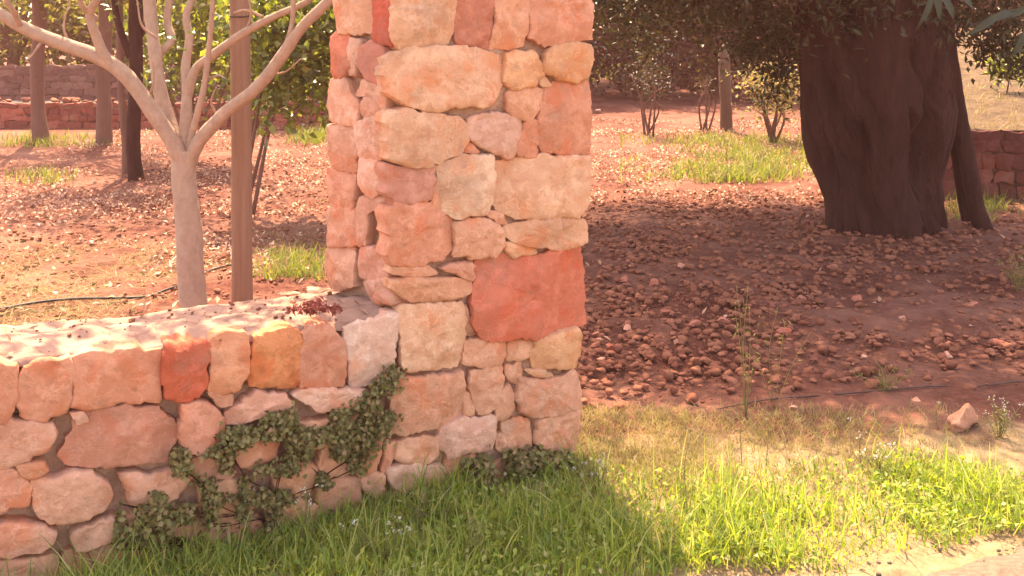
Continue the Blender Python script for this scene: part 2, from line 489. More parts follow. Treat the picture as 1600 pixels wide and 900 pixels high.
def stone_mesh(name, poly, plane, proud, seed, step=0.012, depth=0.09, rough=1.0, tilt=None, grow=0.0):
    """poly in (s, z) on the plane -> a rounded, chipped block face with sides running back into the wall"""
    poly = np.array(poly, float)
    if grow:
        pc = poly.mean(0); dv = poly - pc
        ext = np.maximum(np.abs(dv).max(0), 0.01)
        poly = pc + dv * (1 + grow / ext)
    B = resample(poly, step); n = len(B)
    c = B.mean(0)
    P3 = np.c_[B, np.full(n, seed * 3.7)]
    d = B - c; rad = np.linalg.norm(d, axis=1)
    B = c + d * (1 + (0.009 * fbm(P3, 24, 4, seed, 0.7) / np.maximum(rad, 0.03)))[:, None]
    rmin = max(0.012, np.percentile(np.linalg.norm(B - c, axis=1), 25))
    e = min(1.0, rmin / 0.06)
    prof = [(0.0, -depth), (0.0, -0.034), (0.0006, -0.012), (0.0018 * e, -0.002), (0.0045 * e, 0.0035), (0.011 * e, 0.0068), (0.022 * e, 0.0085)]
    inner = max(2, int((rmin - 0.022 * e) / step))
    for k in range(1, inner):
        prof.append((0.022 * e + (rmin * 0.96 - 0.022 * e) * k / inner, 0.0095))
    rg = np.random.default_rng(seed)
    tl = rg.normal(0, 0.022, 2) if tilt is None else tilt
    size = max(0.02, np.abs(B - c).max())
    fa = rg.uniform(0, 2 * np.pi, 6); fs = rg.uniform(0.05, 0.42, 6); fo = rg.uniform(0.018, 0.042, 6) * min(1, size / 0.12)
    rows = []
    for ins, h in prof:
        sc = max(0.03, 1 - ins / rmin)
        q = c + (B - c) * sc
        P = np.c_[q, np.full(n, seed * 1.3)]
        amp = min(1.0, ins / (0.02 * e))
        f1 = fbm(P, 8, 2, seed + 3); f2 = np.abs(fbm(P, 15, 3, seed + 9)); f3 = fbm(P, 55, 2, seed + 4)
        hh = h + proud * (1 if ins > 0 or h > -0.05 else 0) + amp * rough * (0.0065 * f1 - 0.009 * f2 + 0.0035 * f3 + 0.003)
        if h > -0.05:
            hh = hh + ((q - c) @ tl) * 0.8
            # chipped facets: the face never rises above a few tilted planes
            qq = q + 0.012 * np.stack([f1, f3], 1)
            lim = np.min([fo[k] - fs[k] * ((qq - c) @ np.array([math.cos(fa[k]), math.sin(fa[k])])) for k in range(6)], 0)
            hh = np.minimum(hh, np.maximum(proud + lim + 0.002 * f3, -0.022 + 0 * hh) + (0.004 if ins > 0 else 0))
        rows.append(np.c_[q, hh])
    P = np.vstack(rows + [np.r_[c, rows[-1][:, 2].mean()][None]])
    A = np.array(plane.A); u = np.array(plane.u); nn = np.array(plane.n)
    V = A + P[:, :1] * u + P[:, 2:3] * nn; V[:, 2] += P[:, 1]
    faces = []
    m = len(rows)
    for r in range(m - 1):
        for k in range(n):
            k2 = (k + 1) % n
            faces.append((r * n + k, r * n + k2, (r + 1) * n + k2, (r + 1) * n + k))
    for k in range(n):
        faces.append(((m - 1) * n + k, (m - 1) * n + (k + 1) % n, m * n))
    me = bpy.data.meshes.new(name)
    me.from_pydata(V.tolist(), [], faces)
    me.polygons.foreach_set('use_smooth', np.ones(len(me.polygons), bool))
    me.update()
    me.set_sharp_from_angle(angle=R(34))
    return me

def poly_area(p):
    return 0.5 * sum(p[i][0] * p[(i + 1) % len(p)][1] - p[(i + 1) % len(p)][0] * p[i][1] for i in range(len(p)))

_seed = [100]
def lay_stone(parent, plane, pts, rgb, proud=0.0, px=True, step=0.012, depth=0.09, rough=1.0, tilt=None, grow=0.012):
    poly = [plane.hit(*p) for p in pts] if px else list(pts)
    if poly_area(poly) < 0: poly = poly[::-1]
    _seed[0] += 1
    me = stone_mesh('stone', poly, plane, proud, _seed[0], step, depth, rough, tilt, grow if px else 0.0)
    shift(me, parent.location)
    j = random.uniform(0.93, 1.07)
    return link('stone', me, M['stone'], parent, tuple(k * j for k in stone_col(rgb)))

PAL = [(228, 178, 140), (222, 160, 125), (225, 165, 125), (215, 142, 112), (226, 172, 138), (205, 130, 105), (220, 168, 140), (228, 170, 122)]

def rows_of_stones(parent, plane, s0, s1, z0, z1, rh=(0.12, 0.24), rw=(0.14, 0.36), gap=0.012, proud=0.0, step=0.02, pal=PAL, slope=0.0, jit=1.0):
    z = z0
    while z < z1 - 0.03:
        h = min(random.uniform(*rh), z1 - z)
        if z1 - z - h < 0.05: h = z1 - z
        s = s0 - random.uniform(0, 0.03)
        while s < s1 - 0.02:
            w = random.uniform(*rw)
            if s1 - s - w < rw[0] * 0.6: w = s1 - s
            j = lambda a: random.uniform(-a, a) * jit
            o = gap / 2
            top = h - o
            P = [(s + o + j(.012), z + o + j(.01)), (s + w * .5, z + o + j(.012)), (s + w - o + j(.012), z + o + j(.01)), (s + w - o + j(.006), z + h * .5 + j(.02)),
                 (s + w - o + j(.015), z + top + j(.012)), (s + w * .45, z + top + j(.012)), (s + o + j(.015), z + top + j(.012)), (s + o + j(.006), z + h * .5)]
            P = [(a, b + slope * a) for a, b in P]
            lay_stone(parent, plane, P, random.choice(pal), proud + random.uniform(-.008, .01), False, step)
            s += w
        z += h

A_ = (-0.402, 3.35); B_ = (0.245, 3.69); C_ = (-0.690, 3.615); D_ = (0.03, 4.10)
PF = Plane(A_, B_)            # pillar front
PL = Plane(C_, A_)            # pillar left side
PR = Plane(B_, D_)            # pillar right side
PB = Plane(D_, C_)            # pillar back
TOPZ = 2.32

pillar = empty('stone_pillar', (-0.2, 3.7, 0))
tag(pillar, 'tall square pillar of irregular tan and red limestone blocks at the wall end', 'pillar')

def core_mesh(name, foot, z0, z1, inset, top_scale=1.0, step=0.03, amp=0.008, seed=1):
    c = np.mean(np.array(foot), 0)
    ft = [np.array(p) - (np.array(p) - c) / np.linalg.norm(np.array(p) - c) * inset for p in foot]
    ring = []
    for i in range(len(ft)):
        a, b = ft[i], ft[(i + 1) % len(ft)]
        m = max(2, int(np.linalg.norm(b - a) / step))
        for k in range(m): ring.append(a + (b - a) * k / m)
    ring = np.array(ring); n = len(ring)
    nz = max(3, int((z1 - z0) / step))
    V = []
    for j in range(nz + 1):
        sc = 1 + (top_scale - 1) * j / nz
        q = c + (ring - c) * sc
        V.append(np.c_[q, np.full(n, z0 + (z1 - z0) * j / nz)])
    V = np.vstack(V)
    out = np.c_[(V[:, :2] - c) / np.linalg.norm(V[:, :2] - c, axis=1)[:, None], np.zeros(len(V))]
    V = V + out * (amp * fbm(V, 14, 3, seed))[:, None]
    faces = [(j * n + k, j * n + (k + 1) % n, (j + 1) * n + (k + 1) % n, (j + 1) * n + k) for j in range(nz) for k in range(n)]
    faces.append(tuple(range(nz * n, nz * n + n)))
    me = bpy.data.meshes.new(name); me.from_pydata(V.tolist(), [], faces)
    me.polygons.foreach_set('use_smooth', np.ones(len(me.polygons), bool)); me.update()
    return me

link('mortar_core', shift(core_mesh('mortar_core', [A_, B_, D_, C_], -0.1, TOPZ, 0.052, 1.03), pillar.location), M['mortar'], pillar)

TAN = (228, 178, 140); PEACH = (224, 160, 125); ORG = (216, 140, 108); RED = (200, 96, 74); PURP = (196, 132, 112); PALE = (234, 194, 158); PINK = (224, 176, 152); YEL = (228, 165, 116)
FRONT = [
 ([(618,-44),(710,-44),(711,10),(709,50),(700,68),(660,76),(628,72),(615,60),(617,25)], TAN, .006),
 ([(714,-40),(776,-42),(770,30),(765,72),(740,74),(716,68),(712,40)], (190,112,92), -.004),
 ([(781,-42),(827,-40),(824,30),(815,72),(795,77),(770,72),(774,40)], PEACH, .004),
 ([(831,-42),(918,-44),(922,20),(918,60),(900,66),(870,71),(845,70),(827,60),(829,20)], (222,146,114), .012),
 ([(604,90),(630,78),(690,75),(740,79),(782,88),(783,120),(780,145),(765,165),(720,165),(670,172),(635,162),(610,145)], TAN, .014),
 ([(792,85),(830,82),(844,95),(845,118),(835,131),(800,138),(788,125)], YEL, .006),
 ([(852,85),(868,74),(900,69),(918,72),(923,92),(917,115),(900,126),(870,122),(850,110),(847,98)], YEL, .012),
 ([(793,143),(830,136),(844,141),(841,170),(825,186),(800,180),(792,165)], PEACH, .0),
 ([(851,135),(880,129),(917,129),(920,170),(919,240),(890,240),(850,236),(841,215),(843,180),(847,150)], ORG, .008),
 ([(846,118),(855,124),(862,132),(850,133),(846,128)], TAN, -.01),
 ([(608,180),(640,173),(680,182),(715,183),(728,195),(729,220),(715,240),(690,250),(645,260),(610,250)], TAN, .012),
 ([(735,185),(755,178),(790,180),(813,190),(812,215),(800,240),(792,250),(780,240),(755,232),(735,215)], PINK, .0),
 ([(820,195),(834,188),(840,200),(840,235),(837,247),(815,245),(806,235),(812,212)], ORG, -.002),
 ([(728,222),(742,227),(753,240),(740,243),(729,236)], ORG, -.014),
 ([(606,262),(630,262),(675,255),(678,285),(668,310),(650,318),(620,312),(606,305)], PURP, .0),
 ([(685,258),(720,248),(766,244),(767,270),(765,315),(758,332),(720,338),(692,328),(685,305),(690,280)], PALE, .012),
 ([(775,258),(800,251),(850,248),(916,245),(919,290),(915,325),(900,338),(860,340),(800,337),(785,330),(770,315),(771,285)], TAN, .014),
 ([(676,290),(684,290),(688,320),(682,328),(677,315)], PEACH, -.012),
 ([(606,325),(625,320),(680,321),(700,335),(708,365),(705,390),(690,405),(640,412),(608,406)], ORG, .010),
 ([(713,350),(735,342),(765,344),(787,360),(789,385),(770,398),(730,402),(713,398),(710,380)], PEACH, .006),
 ([(765,330),(785,336),(792,347),(780,349),(766,342)], PEACH, -.012),
 ([(792,356),(820,346),(870,342),(910,344),(917,358),(914,378),(880,386),(830,383),(800,376),(791,368)], (226,168,128), .014),
 ([(790,383),(812,379),(838,388),(838,394),(810,399),(791,394)], (226,172,130), -.006),
 ([(612,420),(640,414),(676,418),(687,427),(660,433),(640,431),(615,429)], PEACH, -.004),
 ([(690,420),(705,411),(735,408),(743,415),(738,433),(715,431)], (220,150,120), -.002),
 ([(610,441),(640,435),(690,435),(735,437),(737,455),(720,462),(680,468),(640,471),(622,462),(609,452)], (224,156,116), .008),
 ([(748,409),(790,400),(840,403),(860,393),(906,387),(911,420),(915,470),(916,505),(890,512),(860,522),(800,528),(755,526),(741,505),(740,470),(744,440)], (216,122,94), .016),
 ([(628,482),(670,475),(721,474),(725,500),(723,545),(718,572),(690,574),(650,577),(630,572),(627,530)], TAN, .012),
 ([(727,482),(731,480),(739,515),(740,524),(730,522),(727,500)], PEACH, -.012),
 ([(730,536),(760,531),(785,531),(788,550),(782,568),(755,572),(730,568)], PEACH, .002),
 ([(793,537),(815,533),(830,537),(827,555),(812,562),(793,560)], PEACH, -.002),
 ([(837,530),(870,523),(900,515),(908,530),(906,555),(904,573),(870,575),(838,572),(833,555)], YEL, .010),
 ([(822,580),(850,578),(864,583),(862,589),(830,588)], TAN, -.008),
 ([(794,572),(810,570),(816,580),(812,597),(800,597),(793,585)], PEACH, -.008),
 ([(620,593),(660,589),(715,585),(724,596),(727,630),(725,648),(700,660),(660,672),(630,678),(609,672),(611,640),(618,612)], (226,160,124), .014),
 ([(737,582),(760,576),(783,575),(785,600),(778,630),(765,645),(749,648),(743,625),(735,605)], PEACH, .002),
 ([(729,614),(737,618),(742,632),(740,648),(730,648)], PEACH, -.010),
 ([(783,611),(797,605),(802,616),(801,640),(790,657),(776,654),(778,635)], PEACH, -.004),
 ([(812,592),(830,594),(870,594),(898,580),(904,600),(903,635),(880,642),(845,648),(815,641),(807,625)], (214,158,128), .010),
 ([(690,669),(720,657),(770,652),(774,680),(768,700),(740,704),(700,711),(685,700)], PINK, .008),
 ([(790,663),(810,654),(825,659),(831,680),(827,699),(800,702),(790,690)], PEACH, .0),
 ([(840,656),(870,647),(903,640),(904,670),(899,701),(860,701),(838,690)], PEACH, .010),
 ([(622,692),(650,684),(682,685),(681,708),(670,721),(630,723),(621,710)], PEACH, .004),
 ([(608,736),(640,727),(690,729),(695,745),(680,759),(650,766),(622,767),(611,752)], PINK, .008),
 ([(696,720),(720,714),(752,714),(750,728),(720,738),(698,738)], (206,128,100), -.004),
 ([(779,684),(787,680),(797,700),(790,705),(781,704)], PEACH, -.010),
 ([(602,694),(621,690),(618,710),(606,735),(599,733)], ORG, -.004),
 ([(588,783),(620,774),(660,771),(690,773),(690,800),(640,810),(590,812)], (218,180,158), .004),
 ([(700,746),(750,735),(790,722),(792,760),(760,775),(702,785)], PEACH, .0),
 ([(798,722),(850,708),(896,706),(896,735),(850,745),(800,752)], TAN, .0),
 ([(700,792),(790,765),(895,745),(895,760),(790,790),(700,830)], TAN, -.004),
]
for pts, c, pr in FRONT:
    lay_stone(pillar, PF, pts, c, pr)
SIDE = [
 ([(522,-44),(582,-44),(583,20),(575,48),(545,50),(522,48)], (220,168,136)),
 ([(586,-40),(613,-40),(612,30),(611,70),(598,70),(584,62),(586,20)], RED),
 ([(521,56),(540,54),(547,75),(545,105),(538,121),(521,118)], (218,128,98)),
 ([(562,76),(580,70),(596,76),(601,92),(602,118),(588,126),(570,120),(560,100)], (206,120,98)),
 ([(548,62),(560,66),(558,96),(556,116),(548,112)], (216,168,142)),
 ([(517,128),(538,126),(548,148),(559,162),(556,196),(540,193),(516,186)], (216,160,132)),
 ([(563,164),(578,157),(593,169),(590,182),(570,182)], (214,150,122)),
 ([(566,130),(600,130),(604,150),(600,172),(594,166),(578,152),(560,150)], (220,164,136)),
 ([(563,190),(588,186),(602,194),(604,238),(590,246),(564,240),(559,215)], (220,172,148)),
 ([(515,200),(545,199),(556,206),(558,240),(556,262),(520,264),(514,240)], (214,156,128)),
 ([(515,268),(548,267),(553,290),(551,322),(520,324),(514,300)], (210,144,116)),
 ([(565,248),(586,248),(592,275),(590,300),(575,302),(563,285)], (224,178,156)),
 ([(513,327),(548,326),(556,340),(555,380),(530,384),(513,382)], (212,148,120)),
 ([(560,308),(600,312),(598,322),(580,332),(572,380),(561,380),(558,340)], (216,158,132)),
 ([(512,388),(546,387),(552,405),(550,445),(530,450),(512,448)], (218,164,134)),
 ([(562,392),(582,388),(602,408),(604,432),(585,440),(560,428)], (214,150,126)),
 ([(570,442),(600,440),(612,455),(612,474),(590,470),(572,458)], (216,160,138)),
]
for pts, c in SIDE:
    lay_stone(pillar, PL, pts, c, random.uniform(-.004, .005), grow=.017)
zt = PF.hit(700, -50)[1]
rows_of_stones(pillar, PF, 0.0, PF.len + 0.07, zt, TOPZ, proud=.006)
rows_of_stones(pillar, PL, -0.02, PL.len, PL.hit(560, -50)[1], TOPZ, rw=(.1, .2))
rows_of_stones(pillar, PR, 0.075, PR.len, 0.0, TOPZ, rw=(.14, .3))
rows_of_stones(pillar, PB, 0.08, PB.len - 0.10, 0.0, TOPZ)

# --- boundary wall
WD = Vector((A_[0] + 1.515, A_[1] - 2.70, 0))
WL = (-3.36, 1.66)
W_dir = (Vector((*A_, 0)) - Vector((*WL, 0))).normalized()
PW = Plane(WL, (A_[0] + W_dir.x * 0.02, A_[1] + W_dir.y * 0.02))
wall = empty('boundary_wall', (-1.6, 2.8, 0))
tag(wall, 'low boundary wall of rough limestone blocks with flat top joining the tall pillar', 'wall')
WALL = [
 ([(-60,585),(10,570),(25,577),(28,600),(20,640),(8,657),(-60,668)], (222,142,106)),
 ([(32,585),(50,571),(85,563),(108,563),(112,590),(108,630),(95,650),(60,658),(35,652),(28,625)], (218,146,112)),
 ([(120,562),(155,550),(210,547),(245,551),(250,575),(247,610),(243,628),(200,625),(165,630),(140,637),(118,634),(117,600)], (218,140,106)),
 ([(262,541),(285,535),(324,538),(326,560),(319,600),(309,617),(280,625),(260,617),(252,595),(255,570)], (212,106,76)),
 ([(332,537),(350,529),(384,527),(387,545),(382,585),(374,606),(345,611),(329,605),(332,570)], (220,142,100)),
 ([(402,530),(420,521),(466,519),(467,545),(464,590),(461,606),(420,602),(393,602),(391,580),(397,550)], (222,140,92)),
 ([(474,521),(490,512),(517,511),(535,535),(539,570),(536,601),(500,603),(469,604),(468,580),(471,545)], (206,136,106)),
 ([(543,516),(560,506),(600,499),(622,494),(623,520),(616,565),(604,588),(580,597),(551,601),(545,575)], (226,192,170)),
 ([(-60,674),(15,662),(40,660),(83,662),(84,685),(70,705),(35,718),(0,728),(-60,735)], (220,160,130)),
 ([(93,712),(110,692),(119,655),(150,642),(200,637),(245,640),(271,661),(279,680),(265,700),(257,721),(215,721),(170,731),(120,727)], (194,128,104)),
 ([(285,636),(310,629),(335,637),(347,655),(349,680),(340,705),(315,711),(290,700),(283,675)], (222,146,116)),
 ([(353,651),(365,637),(400,616),(440,617),(458,631),(445,650),(400,655),(356,664)], (222,160,134)),
 ([(460,619),(480,609),(540,608),(571,612),(569,625),(545,635),(505,642),(490,639),(471,628)], (224,176,150)),
 ([(323,616),(345,613),(364,619),(361,631),(340,632)], (222,160,130)),
 ([(112,646),(126,644),(132,654),(120,660)], (218,168,142)),
 ([(372,692),(400,670),(436,670),(436,690),(430,712),(400,730),(375,730),(370,710)], (218,146,112)),
 ([(450,668),(520,652),(560,642),(575,660),(545,690),(480,700),(450,695)], (212,146,108)),
 ([(290,724),(320,717),(366,736),(360,746),(325,753),(295,746)], (216,150,120)),
 ([(-50,742),(10,735),(35,741),(48,765),(40,785),(15,798),(-10,806),(-50,806)], (218,150,120)),
 ([(28,729),(55,721),(68,727),(62,738),(40,744)], (216,146,108)),
 ([(53,752),(66,747),(85,753),(110,740),(140,739),(170,761),(174,772),(165,790),(140,808),(100,814),(72,812),(59,800),(53,770)], (224,166,136)),
 ([(190,744),(215,739),(235,746),(265,737),(290,735),(292,755),(275,775),(240,792),(205,790),(200,765)], (222,158,126)),
 ([(-50,820),(15,820),(60,820),(85,836),(80,848),(65,860),(20,868),(-50,872)], (214,156,128)),
 ([(112,832),(150,818),(185,808),(195,825),(165,850),(125,856)], (210,156,124)),
 ([(312,762),(360,752),(395,760),(395,790),(360,802),(318,798)], (204,150,112)),
 ([(430,728),(470,724),(492,732),(488,762),(455,780),(430,770)], (208,146,108)),
 ([(420,788),(470,784),(496,795),(490,818),(450,824),(422,814)], (216,160,116)),
 ([(556,706),(580,694),(596,692),(593,715),(586,737),(562,744),(555,725)], (220,144,106)),
 ([(568,747),(588,739),(598,748),(596,770),(585,778),(568,762)], (222,160,126)),
 ([(500,702),(548,694),(550,735),(520,745),(500,735)], (210,144,108)),
 ([(498,752),(560,750),(562,790),(500,800)], (204,140,108)),
 ([(202,808),(250,800),(298,806),(296,840),(250,850),(205,846)], (208,150,118)),
 ([(305,812),(400,806),(412,830),(400,850),(310,856)], (206,146,112)),
 ([(100,866),(190,856),(300,858),(300,890),(100,905)], (206,146,112)),
 ([(310,864),(410,855),(500,830),(580,815),(580,840),(420,880),(310,890)], (206,146,112)),
 ([(-60,880),(30,876),(90,868),(90,910),(-60,925)], (206,146,112)),
]
for pts, c in WALL:
    lay_stone(wall, PW, pts, c, random.uniform(-.004, .010))
# the wall goes on to the left beyond the picture
s_edge = PW.hit(-62, 700)[0]
rows_of_stones(wall, PW, 0.0, s_edge - 0.01, 0.0, 0.66, rw=(.18, .36))
# flat mortared top and solid core
TL = [(-60, 583), (0, 567), (110, 558), (250, 545), (330, 532), (470, 516), (540, 507), (625, 490)]
tl = [PW.hit(*p) for p in TL]
ts = np.array([0.0] + [p[0] for p in tl]); tz = np.array([0.66] + [p[1] for p in tl])
WTH = 0.43
def cap_fn():
    smax = PW.len + 0.02
    ns, nt_ = 300, 50
    V = []
    for j in range(nt_):
        v = j / (nt_ - 1)
        for i in range(ns):
            s = smax * i / (ns - 1)
            w = WTH + 0.30 * np.clip((s - (smax - 0.35)) / 0.35, 0, 1) * 0.2
            z = np.interp(s, ts, tz)
            back = 0.012 + w * v
            V.append((s, back, z - 0.004 + 0.022 * math.sin(math.pi * min(1, v * 1.3)) - (0.02 if v == 0 else 0) - (0.03 if v == 1 else 0)))
    V = np.array(V)
    P3 = np.c_[V[:, 0], V[:, 1], np.zeros(len(V))]
    V[:, 2] += 0.007 * fbm(P3, 7, 3, 4) + 0.004 * fbm(P3, 24, 3, 14) - 0.004 * np.clip(1 - np.abs(fbm(P3, 4.5, 2, 44)) * 9, 0, 1) 
    top = np.array(PW.A) + V[:, :1] * np.array(PW.u) - V[:, 1:2] * np.array(PW.n); top[:, 2] += V[:, 2]
    return top, grid_faces(ns, nt_)
Pc, Qc = cap_fn()
cap = link('wall_top', shift(mesh_np('wall_top', Pc, Qc, True), wall.location), M['cap'], wall)
def wall_core():
    n = np.array(PW.n); u = np.array(PW.u); A0 = np.array(PW.A)
    ns = 100
    V, Fc = [], []
    for i in range(ns):
        s = (PW.len + 0.0) * i / (ns - 1)
        zt_ = np.interp(s, ts, tz)
        rr = []
        for k in range(14):
            z = -0.1 + (zt_ - 0.035 + 0.1) * k / 13
            rr.append(A0 + u * s - n * 0.044 + np.array([0, 0, z]))
        rr.append(A0 + u * s - n * (WTH - 0.005) + np.array([0, 0, zt_ - 0.045]))
        rr.append(A0 + u * s - n * (WTH + 0.0) + np.array([0, 0, -0.1]))
        V += rr
    V = np.array(V)
    V += n * (0.008 * fbm(V, 14, 3, 3))[:, None]
    m = 16
    for i in range(ns - 1):
        for k in range(m - 1):
            Fc.append((i * m + k, (i + 1) * m + k, (i + 1) * m + k + 1, i * m + k + 1))
    return V, np.array(Fc)
Vc, Fc = wall_core()
link('mortar_core', shift(mesh_np('mortar_core', Vc, Fc, True), wall.location), M['mortar'], wall)
# back face of the wall
PWB = Plane(tuple((PW.pt(PW.len - 0.35, 0, -WTH))[:2]), tuple((PW.pt(0, 0, -WTH))[:2]))
rows_of_stones(wall, PWB, 0.0, PWB.len, 0.0, 0.6, rh=(.16, .26), rw=(.25, .45), step=0.03)

# red dried leaves and a flat stone lying on the wall top
def on_cap(px, py):
    for _ in range(1):
        z = 0.69
        Y = F * (HC - z) / (py - HZ)
    return Vector(((px - 800) / F * Y, Y, z))

def np_obj(name, V, Q, mat, label=None, cat=None, kind=None, group=None, base=None, parent=None, smooth=False):
    me = mesh_np(name, V, Q, smooth)
    o = link(name, me, mat, parent)
    if base is not None:
        shift(me, base); o.location = base
    tag(o, label, cat, group, kind)
    return o

pts = []
for k in range(150):
    px = random.gauss(492, 22); py = 497 - abs(random.gauss(0, 9)) * max(0.1, 1 - abs(px - 495) / 50)
    if 445 < px < 535:
        p = on_cap(px, py); p.z += random.uniform(0.012, 0.035); pts.append(p)
V, Q = leaves_np(np.array(pts), None, 0.026, 0.016, rng, up=0.2)
np_obj('dried_leaf_heap', V, Q, M['red_petal'], 'small heap of dark red dried leaves on the wall top', 'leaf heap', base=on_cap(492, 495))

# ------------------------------------------------------------------ rock maker
def ico():
    t = (1 + 5 ** .5) / 2
    V = np.array([(-1, t, 0), (1, t, 0), (-1, -t, 0), (1, -t, 0), (0, -1, t), (0, 1, t), (0, -1, -t), (0, 1, -t), (t, 0, -1), (t, 0, 1), (-t, 0, -1), (-t, 0, 1)], float)
    V /= np.linalg.norm(V, axis=1)[:, None]
    Fc = [(0, 11, 5), (0, 5, 1), (0, 1, 7), (0, 7, 10), (0, 10, 11), (1, 5, 9), (5, 11, 4), (11, 10, 2), (10, 7, 6), (7, 1, 8), (3, 9, 4), (3, 4, 2), (3, 2, 6), (3, 6, 8), (3, 8, 9), (4, 9, 5), (2, 4, 11), (6, 2, 10), (8, 6, 7), (9, 8, 1)]
    return V, np.array(Fc)
def subdiv(V, Fc):
    V = V.tolist(); cache = {}; out = []
    def mid(a, b):
        k = (min(a, b), max(a, b))
        if k not in cache:
            p = np.array(V[a]) + np.array(V[b]); p /= np.linalg.norm(p); V.append(p.tolist()); cache[k] = len(V) - 1
        return cache[k]
    for a, b, c in Fc:
        x, y, z = mid(a, b), mid(b, c), mid(c, a)
        out += [(a, x, z), (b, y, x), (c, z, y), (x, y, z)]
    return np.array(V), np.array(out)
I0 = ico(); I1 = subdiv(*I0); I2 = subdiv(*I1); I3 = subdiv(*I2)

def rock_np(lvl, size, seed, flat=(1, 1, .7), cuts=11):
    V, Fc = lvl
    rg = np.random.default_rng(seed)
    P = V.copy()
    for _ in range(cuts):
        d = rg.normal(size=3); d /= np.linalg.norm(d)
        lim = rg.uniform(0.34, 0.80)
        over = np.maximum(0, P @ d - lim)
        P = P - over[:, None] * d * 0.9
    P = P * (1 + 0.22 * fbm(P + seed, 1.9, 3, seed))[:, None]
    return P * np.array(flat) * size, Fc

def scatter_rocks(name, pos, sizes, mat, lvl, label=None, cat=None, kind='stuff', sink=0.3):
    variants = [rock_np(lvl, 1.0, 500 + k, (1, random.uniform(.7, 1), random.uniform(.5, .8))) for k in range(14)]
    Vs, Fs, off = [], [], 0
    for p, s in zip(pos, sizes):
        P, Fc = variants[random.randrange(14)]
        a = random.uniform(0, 6.28); ca, sa = math.cos(a), math.sin(a)
        Q = np.stack([P[:, 0] * ca - P[:, 1] * sa, P[:, 0] * sa + P[:, 1] * ca, P[:, 2]], 1) * s
        Vs.append(Q + np.array([p[0], p[1], p[2] + s * sink])); Fs.append(Fc + off); off += len(P)
    me = mesh_np(name, np.vstack(Vs), np.vstack(Fs), False)
    return tag(link(name, me, mat), label, cat, kind=kind)

kk = rng.integers(0, len(Pc), 420)
gpts = Pc[kk] + np.c_[rng.normal(0, .01, (420, 2)), np.full(420, .001)]
o = scatter_rocks('wall_grit', gpts, .003 + .010 * rng.uniform(0, 1, 420) ** 3, M['clod'], I0, 'grit and crumbs lying on the flat wall top', 'grit')
kk = rng.integers(0, len(Pc), 50)
V, Q = leaves_np(Pc[kk] + np.array([0, 0, .008]), None, .034, .018, rng, up=2.0)
np_obj('wall_litter', V, Q, M['litter'], 'few dry leaves scattered along the flat wall top', 'leaf litter', 'stuff')

# ------------------------------------------------------------------ clods, litter over the field
def ground_pts(n, x0, x1, y0, y1, dens=None):
    x = rng.uniform(x0, x1, n); y = rng.uniform(y0, y1, n)
    if dens is not None:
        k = rng.uniform(0, 1, n) < dens(x, y); x, y = x[k], y[k]
    return np.stack([x, y, gnp(x, y)], 1)

def px_of(x, y, z=0.0):
    return 800 + F * x / y, HZ + F * (HC - z) / y

def clod_d(x, y):
    X, Yp = px_of(x, y)
    d = np.clip((y - 4.15 - 0.1 * x) / 0.5, 0, 1) * (X > 860)
    d = d * np.clip(1.6 - np.abs(y - 5.6) / 3.6, 0.12, 1)
    P = np.stack([x, y, 0 * x], 1)
    return d * np.clip(0.65 + 0.6 * fbm(P, 1.8, 2, 5), 0.34, 1)
cp = ground_pts(52000, 0.0, 6.0, 4.0, 10.5, clod_d)
cs = 0.006 + 0.032 * rng.uniform(0, 1, len(cp)) ** 4.0
big = cs > 0.020
scatter_rocks('soil_clods', cp[big], cs[big], M['clod'], I1, 'brown clods and stones strewn over the shaded red soil', 'clods')
scatter_rocks('soil_crumbs', cp[~big][:16000], cs[~big][:16000], M['clod'], I0, 'small crumbs of red earth between the clods', 'crumbs')
lp_ = ground_pts(9000, -4.5, 0.2, 4.4, 13, lambda x, y: np.clip((y - 4.4 - 0.4 * x) / .5, 0, 1))
scatter_rocks('field_crumbs', lp_, 0.006 + 0.03 * rng.uniform(0, 1, len(lp_)) ** 4, M['clod'], I0, 'crumbs of red earth in the sunny field behind the wall', 'crumbs')

def litter_d(x, y):
    X, Yp = px_of(x, y, 0)
    P = np.stack([x, y, 0 * x], 1)
    n = np.clip(0.30 + 1.1 * fbm(P, 1.3, 3, 31), 0.05, 1)
    behind = (y > 3.75 + 0.56 * (x + 0.7) + 0.35) | (x > 0.25)
    right = X > 900
    d = np.where(right, np.clip((y - 9.3) / 1.0, 0.015, 1) * 1.6 * (y > 4.2 + .1 * x), 1.0)
    d = np.where(right & (y < 4.9 + .1 * x) & (y > 4.0), 0.02, d)
    return n * d * behind
lt = ground_pts(80000, -6.5, 6.5, 3.9, 17.5, litter_d)
lt[:, 2] += rng.uniform(0.008, 0.035, len(lt))
V, Q = leaves_np(lt, None, 0.050, 0.028, rng, up=2.6, fold=0.2)
np_obj('leaf_litter', V, Q, M['litter'], 'dry brown fallen leaves covering the red field', 'leaf litter', 'stuff')

